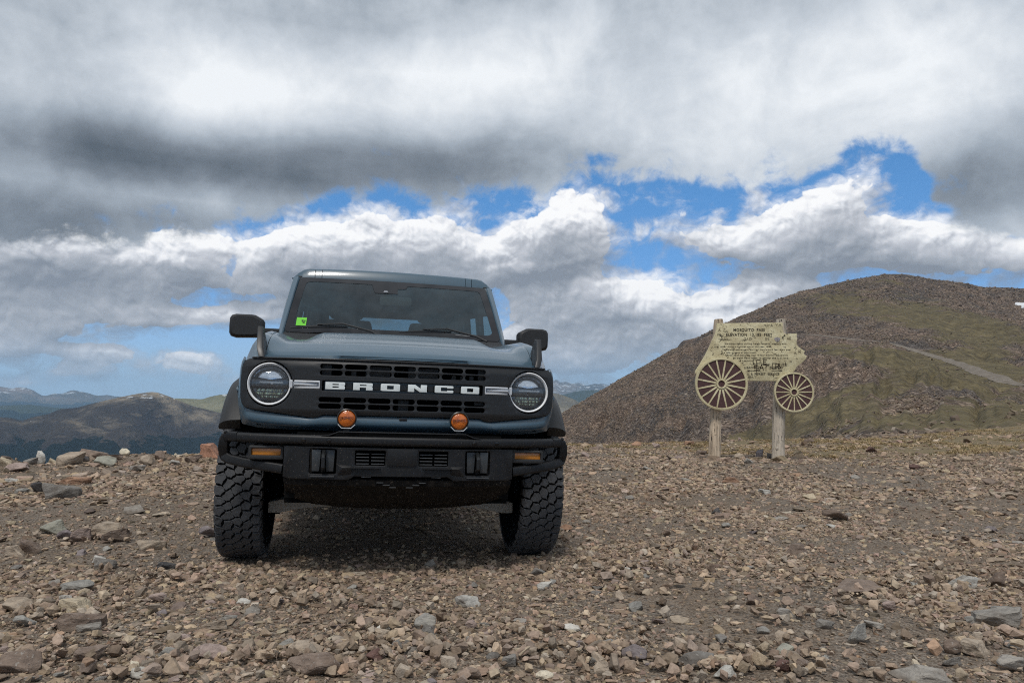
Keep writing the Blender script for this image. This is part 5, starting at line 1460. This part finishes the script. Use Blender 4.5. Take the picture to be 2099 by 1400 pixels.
add_box(bm, -.42, .42, -.72, -.71, .50, .70); add_box(bm, -.50, .50, -.66, -.60, .60, .712); add_box(bm, -.55, .55, -.60, -.40, .37, .50)
finish(bm, 'crossmember', DARK, car)
# slats of the vents, real bars
bm = bmesh.new()
for s in (-1, 1):
    for xa, xb in ((.084, .145), (.156, .216)):
        for k in range(4): add_box(bm, min(s * xa, s * xb), max(s * xa, s * xb), -.768, -.748, .572 + k * .0155, .5755 + k * .0155)
for k in range(3): 
    for s in (-1, 1): add_box(bm, s * .165 - .022, s * .165 + .022, -.778, -.77, .540 - k * .014, .5432 - k * .014)
for s in (-1, 1):
    for k in range(3): add_box(bm, s * (.10 - .03 * k) - .016, s * (.10 - .03 * k) + .016, -.782, -.77, .486 - k * .011, .4885 - k * .011)
finish(bm, 'vent_slats', simple('slat_grey', (.075, .078, .082), .4), bumper)
bm = bmesh.new()
add_prism(bm, [(-.072, .648), (.072, .648), (.072, .572), (.060, .566), (-.060, .566), (-.072, .572)], 1, -.792, -.770)
add_prism(bm, [(-.10, .563), (.10, .563), (.12, .518), (-.12, .518)], 1, -.784, -.770)
finish(bm, 'sensor_cover', STEEL, bumper, bevel=.003)
for s in (-1, 1):
    bm = bmesh.new(); add_hull(bm, [(s * x, y, z) for x, y, z in ((.235, -.786, .556), (.275, -.786, .556), (.235, -.77, .570), (.30, -.77, .568), (.235, -.774, .520), (.30, -.772, .520))]); add_box(bm, *sorted((s * .10, s * .24)), -.80, -.765, .553, .560); finish(bm, 'vent_ledge', STEEL, bumper, bevel=.002)
    # tow hook pocket
    bm = bmesh.new(); add_box(bm, s * .369 - .062, s * .369 + .062, by(.369) + .055, by(.369) + .065, .525, .640); pk = finish(bm, 'tow_pocket', GLOSSBLK, bumper)
    bm = bmesh.new(); yy = by(.369) + .03
    add_prism(bm, [(s * .369 - .054, .636), (s * .369 - .010, .636), (s * .369 - .016, .534), (s * .369 - .050, .534)], 1, yy, yy + .02)
    add_prism(bm, [(s * .369 + .012, .636), (s * .369 + .054, .636), (s * .369 + .050, .534), (s * .369 + .016, .534)], 1, yy, yy + .02)
    finish(bm, 'pocket_plates', simple('slate_plate', (.040, .045, .050), .35, dirt=.5), pk, bevel=.003)
    bm = bmesh.new(); sweep(bm, [(s * .366, -.70, .63), (s * .366, -.765, .625), (s * .366, -.79, .60), (s * .366, -.79, .56), (s * .366, -.765, .54), (s * .366, -.70, .538)], rrect(.020, .018, .005, 2), up=Vector((1, 0, 0))); finish(bm, 'tow_hook', simple('hook_black', (.014, .015, .016), .3), pk)
    bm = bmesh.new(); add_box(bm, s * .369 - .055, s * .369 + .055, by(.369) - .004, by(.369) + .02, .511, .516); finish(bm, 'pocket_lip', simple('worn_edge', (.06, .062, .065), .4), bumper)
# fog lamps on their bar
bm = bmesh.new()
sweep(bm, [(-.375, -.745, .700), (-.335, -.755, .706), (-.300, -.765, .722), (-.20, -.768, .722), (.20, -.768, .722), (.300, -.765, .722), (.335, -.755, .706), (.375, -.745, .700)], rrect(.05, .006, .002, 1)); finish(bm, 'lamp_bar', STEEL, car)
for s in (-1, 1):
    c = (s * .268, 0, .786)
    bm = bmesh.new(); lathe(bm, [(.0001, -.72), (.028, -.722), (.043, -.74), (.0465, -.765), (.0465, -.782), (.042, -.785), (.0395, -.776)], 32, 'y', c); fl = finish(bm, 'fog_lamp', simple('lamp_black', (.012, .012, .012), .35), car, smooth=50)
    bm = bmesh.new(); lathe(bm, [(.0395, -.778), (.03, -.784), (.015, -.788), (.0001, -.789)], 32, 'y', c); finish(bm, 'lens', AMBER, fl, smooth=80)
    bm = bmesh.new(); P = [(-.040, .758), (-.022, .740), (.022, .740), (.040, .758)]
    sweep(bm, [(s * .268 + x, -.778, z) for x, z in P], rrect(.012, .004, .001, 1), up=Vector((0, 0, 1))); finish(bm, 'bracket', SILVER, fl)
    bm = bmesh.new(); add_box(bm, s * .268 - .012, s * .268 + .012, -.775, -.76, .722, .745); finish(bm, 'foot', STEEL, fl)
    cu = bpy.data.curves.new('t', 'FONT'); cu.body = 'BRONCO'; cu.size = .016; cu.extrude = .0008; cu.align_x = 'CENTER'; cu.align_y = 'CENTER'
    ob = bpy.data.objects.new('t', cu); me = bpy.data.meshes.new_from_object(ob); bpy.data.objects.remove(ob)
    me.name = 'lens_print'; me.materials.append(simple('lens_ink', (.06, .015, .004), .4)); o = new_obj('lens_print', me, None, fl); o.location = (s * .268, -.7905, .789); o.rotation_euler = (math.pi / 2, 0, 0)

# wheels
def tyre(rad=TR, wid=.228):
    hw = wid / 2
    bm = bmesh.new()
    lathe(bm, [(.232, -.085), (.245, -.100), (.30, -hw - .002), (.345, -hw - .003), (.372, -hw + .004), (rad - .020, -hw + .016), (rad - .011, -hw + .035), (rad - .009, 0), (rad - .011, hw - .035), (rad - .020, hw - .016), (.372, hw - .004), (.345, hw + .003), (.30, hw + .002), (.245, .100), (.232, .085)], 72, 'x')
    cme = bpy.data.meshes.new('tyre')
    bmesh.ops.recalc_face_normals(bm, faces=bm.faces); bm.to_mesh(cme); bm.free()
    for p in cme.polygons: p.use_smooth = True
    cme.materials.append(GROOVE)
    # tread: interlocking lugs
    rnd = random.Random(8); bm = bmesh.new(); N = 46
    def rad_at(v): a = abs(v) / hw; return rad - .004 * a ** 2 - .014 * max(0, (a - .84) / .16) ** 2
    def P(u, v, drop): 
        a = u / N * 2 * math.pi; r = rad_at(v) - drop; return (v, r * math.cos(a), r * math.sin(a))
    def lug(poly, k=.87):
        cu_ = sum(p[0] for p in poly) / len(poly); cv = sum(p[1] for p in poly) / len(poly)
        def ring(f, d): return [bm.verts.new(P(cu_ + (u - cu_) * f, cv + (v - cv) * f, d)) for u, v in poly]
        top, mid, low = ring(k - .04, 0.0), ring(k, .0018), ring(k + .03, .013)
        bm.faces.new(top); n = len(poly)
        for A_, B_ in ((top, mid), (mid, low)):
            for i in range(n): bm.faces.new((A_[i], B_[i], B_[(i + 1) % n], A_[(i + 1) % n]))
    vb = [-.112, -.067, -.0225, .0225, .067, .112]
    jit = {}
    def bv(b, q):
        """shared corner q (in half pitches) on the zigzag between two columns of lugs"""
        q = q % (2 * N); key = (b, q)
        if key not in jit: jit[key] = (rnd.uniform(-.22, .22), rnd.uniform(-.0065, .0065))
        ju, jv = jit[key]; amp = .0085 if 0 < b < 5 else 0.0
        if b in (0, 5): ju, jv = ju * .4, 0.0
        return ju, vb[b] + (amp if (q + b) % 2 else -amp) + jv
    for j in range(5):
        for i in range(N):
            q0 = 2 * i + (j % 2)
            lo = [(q0 + d, bv(j, q0 + d)) for d in (-1, 0, 1)]; hi = [(q0 + d, bv(j + 1, q0 + d)) for d in (1, 0, -1)]
            poly = []
            for idx, (q, (ju, v)) in enumerate(lo + hi): poly.append((q / 2 + ju, v))
            # notches make the outline of the lug irregular
            a1, a2 = poly[1], poly[4]
            poly = [poly[0], ((poly[0][0] + a1[0]) / 2, (poly[0][1] + a1[1]) / 2 + .0055), a1, ((a1[0] + poly[2][0]) / 2 + .05, (a1[1] + poly[2][1]) / 2 - .004), poly[2],
                    ((poly[2][0] + poly[3][0]) / 2 - .06, (poly[2][1] + poly[3][1]) / 2), poly[3], ((poly[3][0] + a2[0]) / 2, (poly[3][1] + a2[1]) / 2 - .0055), a2, ((a2[0] + poly[5][0]) / 2 - .05, (a2[1] + poly[5][1]) / 2 + .004), poly[5],
                    ((poly[5][0] + poly[0][0]) / 2 + .06, (poly[5][1] + poly[0][1]) / 2)]
            lug(poly)
    for s in (-1, 1):
        for i in range(N):
            u0 = i + (.5 if s > 0 else 0)
            for uu, w_, dp in ((u0, .36, .058 if i % 2 else .044),):
                vs = []
                for du, rr in ((-w_, rad - .020), (w_, rad - .020), (w_ * .85, rad - dp), (-w_ * .85, rad - dp)):
                    aa = (uu + du) / N * 2 * math.pi
                    vs.append([bm.verts.new((s * (hw + o - (.003 if rr > rad - .03 else 0)), rr * math.cos(aa), rr * math.sin(aa))) for o in (-.006, .0045)])
                bm.faces.new([v[1] for v in vs])
                for k in range(4): bm.faces.new((vs[k][0], vs[(k + 1) % 4][0], vs[(k + 1) % 4][1], vs[k][1]))
    bmesh.ops.recalc_face_normals(bm, faces=bm.faces)
    tme = bpy.data.meshes.new('tread'); bm.to_mesh(tme); bm.free(); tme.materials.append(RUBBER)
    bm = bmesh.new()
    lathe(bm, [(.232, -.09), (.226, -.085), (.215, -.04), (.21, .02), (.10, .045), (.06, .06), (.055, .085), (.0001, .088)], 40, 'x')
    rme = bpy.data.meshes.new('rim'); bmesh.ops.recalc_face_normals(bm, faces=bm.faces); bm.to_mesh(rme); bm.free()
    for p in rme.polygons: p.use_smooth = True
    rme.materials.append(simple('dark_steel_rim', (.03, .03, .032), .4, .3, dirt=.5))
    return cme, tme, rme
cme, tme, rme = tyre()
for x, y, st_ in ((-.797, 0, .0), (.797, 0, .0), (-.797, 2.95, 0), (.797, 2.95, 0)):
    w = new_obj('tyre', cme, None, car); w.location = (x, y, AXZ); w.rotation_euler = (0.35 * x, 0, st_)
    new_obj('tread', tme, None, w); r = new_obj('rim', rme, None, w)
    if x < 0: r.scale = (-1, 1, 1)
# suspension and underbody
for s in (-1, 1):
    bm = bmesh.new()
    add_grid(bm, [[(s * x, y, z) for y, z in ((-.12 - w, z0), (-.12 - w, z1), (.02 + w, z1), (.02 + w, z0))] for x, z0, z1, w in ((.67, .262, .318, .05), (.61, .260, .330, .04), (.55, .272, .330, .03), (.47, .288, .318, .05), (.36, .300, .314, .09))], True, True)
    finish(bm, 'control_arm', ALU, car, bevel=.004)
    bm = bmesh.new(); lathe(bm, [(.0001, -.63 * s), (.03, -.63 * s), (.03, -.70 * s), (.0001, -.70 * s)], 12, 'x', (s * 1.33, 0.0, .31)); lathe(bm, [(.035, s * .25), (.04, s * .66)], 14, 'x', (0, 0.05, .42)); add_box(bm, *sorted((s * .62, s * .70)), -.06, .12, .24, .55)
    add_hull(bm, [(s * x, y, z) for x in (.50, .60) for y in (.0, .12) for z in (.35, .85)]); finish(bm, 'hub_carrier', DARK, car)
    bm = bmesh.new(); add_box(bm, *sorted((s * .36, s * .48)), -.55, 3.6, .42, .56); finish(bm, 'frame_rail', DARK, car)
bm = bmesh.new(); add_box(bm, -.34, .34, -.45, 1.0, .345, .62); add_box(bm, -.30, .30, 1.0, 2.5, .40, .60); add_box(bm, -.60, .60, -.55, .55, .62, 1.03); add_box(bm, -.62, .62, 3.2, 3.6, .42, .62)
finish(bm, 'underbody', DARK, car)
bm = bmesh.new(); lathe(bm, [(.045, -.72), (.045, .72)], 16, 'x', (0, 2.95, .40)); lathe(bm, [(.0001, -.13), (.10, -.10), (.14, 0), (.10, .10), (.0001, .13)], 20, 'x', (0, 2.95, .40)); finish(bm, 'rear_axle', DARK, car)
# ---------------------------------------------------------------- the sign in the shape of a covered wagon
SD = 11.6                                                     # metres from the camera
def sgn(px, py, d=0.0):
    """point of the sign plane (x, z) seen at a place of the photograph"""
    r = ray_dir(px, py); k = (SD + d) / r.y; return (r.x * k, CAM_H + r.z * k)
def board_paint():
    m, n, b = new_mat('faded_cream_paint'); p = n.coord('Object')
    a = n.noise(p, 5, 6, .65); f = n.noise(p, 40, 5, .7)
    c = n.ramp(a, [(.3, (.46, .39, .23)), (.55, (.64, .57, .36)), (.75, (.78, .72, .50))])
    sc_ = n.smooth(n.noise(p.vscale((1, 1, 2.2)), 26, 6, .75), .56, .66) * n.smooth(n.noise(p, 3.5, 3, .5), .30, .55)
    c = n.mix(sc_ * .8, c, (.16, .12, .07, 1)); c = n.mix(n.smooth(n.noise(p.vscale((1, 1, 1.6)), 70, 3, .6), .57, .64) * .6, c, (.20, .155, .09, 1))
    bset(n, b, color=c, rough=.75, normal=n.bump(f, .5, .003)); return m
def wood(name, base):
    m, n, b = new_mat(name); p = n.coord('Object')
    q = p.vscale((1, 1, .07)); a = n.noise(q, 28, 6, .65); k = n.noise(p.vscale((1, 1, .35)), 6, 4, .6); cr = n.noise(q, 60, 3, .6)
    c = n.ramp(a, [(.25, tuple(v * .35 for v in base)), (.45, tuple(v * .8 for v in base)), (.6, base), (.8, tuple(min(1, v * 1.35) for v in base))])
    c = n.mix(n.smooth(k, .55, .72) * .55, c, (.16, .10, .06, 1)); c = n.mix(n.smooth(cr, .60, .66) * .85, c, (.02, .016, .013, 1))
    bset(n, b, color=c, rough=.9, normal=n.bump(a * .8 + n.smooth(cr, .68, .58), .9, .012)); return m
BOARD = board_paint(); WOOD1 = wood('weathered_post', (.66, .53, .39)); WOOD2 = wood('silvered_post', (.60, .52, .42))
MAROON = None
def maroon():
    m, n, b = new_mat('faded_maroon'); p = n.coord('Object'); a = n.noise(p, 30, 6, .7)
    c = n.ramp(a, [(.3, (.060, .026, .026)), (.6, (.085, .040, .040)), (.74, (.13, .085, .075))]); bset(n, b, color=c, rough=.8); return m
MAROON = maroon()
INK = simple('routed_black_paint', (.045, .036, .024), .85)
SCRATCH = simple('knife_scratch', (.10, .075, .045), .9)
sign = bpy.data.objects.new('wagon_sign', None); COL.objects.link(sign); sign.location = (0, SD, 0)
tag(sign, 'cream wagon-shaped wooden pass sign with two maroon spoked wheels on weathered posts', 'sign')
# posts
def post(name, pts, mat, depth, y0, n=14, knots=()):
    """pts: (photo y, left photo x, right photo x) from foot to head"""
    bm = bmesh.new(); rows = []; rnd = random.Random(len(pts) * 7)
    P = []
    for i in range(40):
        t = i / 39; py = pts[0][0] + (pts[-1][0] - pts[0][0]) * t
        l = np.interp(-py, [-p[0] for p in pts], [p[1] for p in pts]); r = np.interp(-py, [-p[0] for p in pts], [p[2] for p in pts]); P.append((py, l, r))
    for i, (py, l, r) in enumerate(P):
        xl, z = sgn(l, py); xr, _ = sgn(r, py); cx_, w = (xl + xr) / 2, (xr - xl) / 2
        if i >= 38: w *= .93 if i == 38 else .8
        row = []
        for k in range(n * 2):
            a = 2 * math.pi * k / (n * 2); nz = mnoise.noise(Vector((math.cos(a) * 2.2, math.sin(a) * 2.2, z * .8 + l))) * .07 + mnoise.noise(Vector((math.cos(a) * 7, math.sin(a) * 7, z * .5))) * .05
            row.append((cx_ + w * math.cos(a) * (1 + nz), y0 + depth * math.sin(a) * (1 + nz), z))
        rows.append(row)
    b = rows[0]; rows.insert(0, [(x, y, z - .45) for x, y, z in b])
    add_grid(bm, rows, True, True); o = finish(bm, name, mat, sign, smooth=60)
    for kx, ky, kr in knots:
        x, z = sgn(kx, ky); bm = bmesh.new(); lathe(bm, [(.0001, -depth * 1.05), (kr * .5, -depth * 1.05), (kr * .62, -depth * 1.0), (kr, -depth * .99), (kr * 1.1, -depth * .8)], 14, 'y', (x, y0, z)); finish(bm, 'knot', mat, o)
    return o
PL = post('post', [(944, 1455.5, 1481), (900, 1457.5, 1482), (840, 1461, 1483.5), (740, 1465, 1486), (653, 1467, 1487.5)], WOOD1, .085, .12, knots=((1478, 858, .014), (1468, 890, .02)))
PR = post('post', [(950, 1587.5, 1614.5), (900, 1588.5, 1614), (850, 1589.5, 1615), (760, 1594, 1616), (690, 1596, 1617), (653, 1595.5, 1616)], WOOD2, .092, .125, knots=((1604, 901, .026), (1596, 919, .026)))
# board: outline traced in metres, 40 mm thick
BO = [(1468.5, 663), (1520, 662.5), (1560, 662), (1603, 661.5), (1604, 668), (1603, 675), (1605, 681), (1606, 684.5), (1633, 684), (1632, 690), (1633.5, 695), (1632, 700), (1632, 706), (1637, 712), (1644, 717), (1650, 720), (1646.5, 723.5), (1648, 727.5), (1653, 730), (1650, 737), (1640, 746), (1632, 752), (1629, 758), (1622.5, 764),
      (1606, 772), (1598, 781), (1560, 781), (1527, 780.5), (1500, 782), (1460, 782), (1431, 772), (1424.5, 765), (1425, 760), (1433, 748), (1444, 730), (1453, 712), (1461, 694), (1467, 680)]
board = plate('board', [sgn(*p) for p in BO], [], 0, .045, BOARD, sign, bevel=.004)
# old screw holes
def dot(px, py, r, mat, par, y=-.026):
    x, z = sgn(px, py); bm = bmesh.new(); lathe(bm, [(.0001, y - .002), (r, y - .002), (r, y + .003)], 10, 'y', (x, 0, z)); return finish(bm, 'bolt_hole', mat, par)
for p in ((1476, 688, .012), (1607, 688, .012), (1603.5, 691.5, .011)): dot(*p, INK, board)
for p in ((1603, 656, .012), (1613, 658.5, .009)): dot(p[0], p[1], p[2], INK, PR, .030)
# wheels: rim, hub and sixteen spokes on a dark disc
def wheel(cx_, cy_, r_px, r2_px, nsp, hub, rot):
    c = sgn(cx_, cy_); R = r_px / 1516 * SD
    disc = plate('wheel', shift(circ(R - .004, 48), *c), [], -.045, .030, MAROON, sign)
    plate('rim', shift(circ(R, 56), *c), [shift(circ(R - .035 * R / .41, 56), *c)], -.052, .048, BOARD, disc, bevel=.004)
    plate('hub', shift(circ(hub * 1.55, 28), *c), [shift(circ(hub, 24), *c)], -.058, .040, BOARD, disc, bevel=.004)
    rq = random.Random(int(cx_))
    for k in range(nsp):
        a = rot + 2 * math.pi * k / nsp + rq.uniform(-.012, .012); d = (math.cos(a), math.sin(a)); e = (-d[1], d[0]); w0, w1 = .0125 * R / .41 * 1.15, .0095 * R / .41 * 1.15
        r0, r1 = hub * 1.6, R - .036 * R / .41
        poly = [(c[0] + d[0] * r0 + e[0] * w0, c[1] + d[1] * r0 + e[1] * w0), (c[0] + d[0] * r1 + e[0] * w1, c[1] + d[1] * r1 + e[1] * w1), (c[0] + d[0] * r1 - e[0] * w1, c[1] + d[1] * r1 - e[1] * w1), (c[0] + d[0] * r0 - e[0] * w0, c[1] + d[1] * r0 - e[1] * w0)]
        bm = bmesh.new(); add_prism(bm, poly, 1, -.068, -.052); finish(bm, 'spoke', BOARD, disc, bevel=.002, seg=1)
wheel(1476.5, 787, 53.5, 0, 16, .052, math.radians(78.5))
wheel(1624.5, 804, 40.5, 0, 16, .043, math.radians(90))
# lettering, routed and painted
FONT = None
def text(body, px, py, h_px, mat=INK, w_px=None, align='LEFT', y=-.0255, depth=.0012, bold=0.0, name='lettering', rot=0.0):
    cu = bpy.data.curves.new('t', 'FONT'); cu.body = body; cu.align_x = align; cu.align_y = 'BOTTOM_BASELINE'
    cu.extrude = depth; cu.offset = bold; cu.size = 1.0; cu.space_character = 1.12
    ob = bpy.data.objects.new('t', cu); me = bpy.data.meshes.new_from_object(ob); bpy.data.objects.remove(ob); bpy.data.curves.remove(cu)
    co = np.zeros(len(me.vertices) * 3); me.vertices.foreach_get('co', co); co = co.reshape(-1, 3)
    x0, z0 = sgn(px, py); h = h_px / 1516 * SD
    cap = .70; s = h / cap; sx = s
    if w_px: sx = (w_px / 1516 * SD) / (co[:, 0].max() - co[:, 0].min())
    X = (co[:, 0] - (co[:, 0].min() if align == 'LEFT' else 0)) * sx; Z = co[:, 1] * s
    cr, sr = math.cos(rot), math.sin(rot)
    out = np.stack([x0 + X * cr - Z * sr, y - co[:, 2], z0 + X * sr + Z * cr], -1)
    me.vertices.foreach_set('co', out.astype(np.float32).ravel()); me.update()
    me.name = name; me.materials.append(mat); return tag(new_obj(name, me, None, board), kind='stuff')
text('MOSQUITO  PASS', 1502.5, 679.3, 5.6, w_px=64.5, bold=.018)
text('ELEVATION  13,185  FEET', 1487.5, 689, 5.6, w_px=95, bold=.018)
small = simple('worn_black_paint', (.045, .036, .022), .85)
for body, x, y, w in (('Westbound -', 1477, 698, 22), ('Six-horse teams pulling freight wagons, meeting only', 1484.5, 706, 127), ('other during a summer storm, the year, 1879.', 1476, 712, 105),
                      ('60 cloud passengers, carried they would fear their gear', 1484, 718, 137), ('in a late ounces of afternoon.', 1477, 724, 73), ('Turned down travelling with 10 four Kearney expeditions', 1484.5, 729.5, 130),
                      ('as eight back once to gather the U.S. and', 1502, 735.3, 112), ('to Leadville.', 1513, 741, 30)):
    text(body, x, y, 2.9, small, w)
text('LEADVILLE', 1526, 755.5, 4.0, w_px=33, bold=.01); text('FAIRPLAY', 1577, 755.5, 4.0, w_px=28, bold=.01)
text('U. S. FOREST  SERVICE', 1530.5, 768.7, 4.2, w_px=66, bold=.014)
# arrows either way under the place names
def strokes(lines, w_px, mat, name, y=-.0262):
    bm = bmesh.new(); w = w_px / 1516 * SD / 2
    for (xa, ya), (xb, yb) in lines:
        a, b = Vector(sgn(xa, ya)), Vector(sgn(xb, yb)); d = (b - a).normalized() * w; e = Vector((-d.y, d.x))
        add_prism(bm, [tuple(a - d + e), tuple(b + d + e), tuple(b + d - e), tuple(a - d - e)], 1, y, y + .003)
    return finish(bm, name, mat, board)
strokes([((1532, 760), (1556, 760)), ((1532, 760), (1535, 758.5)), ((1532, 760), (1535, 761.5)), ((1581, 760), (1602, 760)), ((1602, 760), (1599, 758.5)), ((1602, 760), (1599, 761.5))], .9, INK, 'arrows')
# carved graffiti
G = simple('carved_dark', (.05, .036, .022), .9)
def glyph(x, y, w, h, segs): return [((x + a * w, y + b * h), (x + c * w, y + d * h)) for a, b, c, d in segs]
L_ = [(0, 0, 0, 1), (0, 1, 1, 1)]; A_G = [(0, 1, .5, 0), (.5, 0, 1, 1), (.2, .6, .8, .6)]; T_ = [(0, 0, 1, 0), (.5, 0, .5, 1)]; O_ = [(0, 0, 1, 0), (1, 0, 1, 1), (1, 1, 0, 1), (0, 1, 0, 0)]; E_ = [(0, 0, 0, 1), (0, 0, 1, 0), (0, .5, .8, .5), (0, 1, 1, 1)]; Y_ = [(0, 0, .5, .5), (1, 0, .5, .5), (.5, .5, .5, 1)]; S_ = [(1, 0, 0, 0), (0, 0, 0, .5), (0, .5, 1, .5), (1, .5, 1, 1), (1, 1, 0, 1)]; N_G = [(0, 1, 0, 0), (0, 0, 1, 1), (1, 1, 1, 0)]; C_ = [(1, 0, 0, 0), (0, 0, 0, 1), (0, 1, 1, 1)]; R_G = [(0, 1, 0, 0), (0, 0, 1, 0), (1, 0, 1, .5), (1, .5, 0, .5), (.4, .5, 1, 1)]; H_G = [(0, 0, 0, 1), (1, 0, 1, 1), (0, .5, 1, .5)]
big = glyph(1543, 737, 8, 10, L_) + glyph(1550, 738, 7, 7, O_) + glyph(1564, 738, 6, 8, E_) + glyph(1559, 747, 18, 0, [(0, 0, 1, 0)]) + glyph(1545, 750, 8, 9, S_) + [((1550, 748), (1550, 765))] + glyph(1556, 748, 8, 11, A_G) + glyph(1564, 748, 10, 12, T_) + glyph(1582, 745, 8, 11, C_) + glyph(1582, 745, 0.1, 11, [(0, 0, 0, 1)]) + glyph(1589, 746, 8, 10, R_G) + glyph(1594, 747, 6, 9, N_G) + [((1603, 747), (1612, 747)), ((1604, 745), (1604, 750)), ((1609, 744), (1609, 749))]
strokes(big, 1.25, G, 'graffiti')
rg = random.Random(3)
fine_ = glyph(1572, 665, 5, 5, Y_) + glyph(1578, 665, 5, 5, A_G) + glyph(1589, 664, 4.5, 5, Y_) + glyph(1595, 664, 5, 5, A_G) + glyph(1524, 693, 4, 5, O_) + glyph(1529, 693, 4, 5, A_G) + glyph(1535, 693, 4, 4.5, C_) + glyph(1568, 693, 3, 5, R_G) + glyph(1573, 692, 3, 5, E_) + glyph(1612, 691, 4, 6, A_G) + glyph(1617, 691, 3, 6, R_G) + glyph(1482, 674, 4, 4, T_) + glyph(1487, 677, 4, 5, N_G) + glyph(1470, 684, 6, 5, R_G) + glyph(1463, 706, 4, 5, O_) + glyph(1469, 708, 4, 6, E_) + glyph(1627, 722, 5, 5, A_G) + glyph(1635, 718, 5, 6, R_G) + glyph(1533, 771, 5, 4, S_) + glyph(1539, 771, 4, 4, A_G) + glyph(1545, 771, 5, 4, T_) + glyph(1512, 752, 5, 4, S_) + glyph(1497, 683, 3, 4, C_) + glyph(1478, 690, 4, 4, L_) + glyph(1484, 691, 4, 4, O_)
for i in range(200):
    x, y = rg.uniform(1455, 1642), rg.uniform(664, 778)
    lft = np.interp(y, [663, 694, 748, 780], [1470, 1463, 1436, 1528]); rgt = np.interp(y, [663, 684, 700, 720, 750, 778], [1600, 1628, 1630, 1645, 1630, 1595])
    if not lft + 2 < x < rgt - 4: continue
    if 1487 < x < 1600 and 672 < y < 690 and rg.random() < .85: continue
    if math.hypot(x - 1476.5, y - 787) < 55 or math.hypot(x - 1624, y - 804) < 42: continue
    for k in range(rg.choice((1, 2, 3))):
        a = rg.uniform(0, 6.28); l = rg.uniform(1.5, 5); fine_.append(((x, y), (x + math.cos(a) * l, y + math.sin(a) * l * .8))); x, y = x + rg.uniform(-2, 2), y + rg.uniform(-2, 2)
strokes(fine_, .42, SCRATCH, 'scratches')
x_, z_ = sgn(1592, 696)
bm = bmesh.new(); bm.faces.new([bm.verts.new((x_ + .045 * math.cos(a) * (1 + .2 * math.sin(3 * a)), -.0262, z_ + .036 * math.sin(a))) for a in np.linspace(0, 6.28, 17)[:-1]]); finish(bm, 'faded_sticker', simple('lilac_sticker', (.33, .30, .30), .7), board)
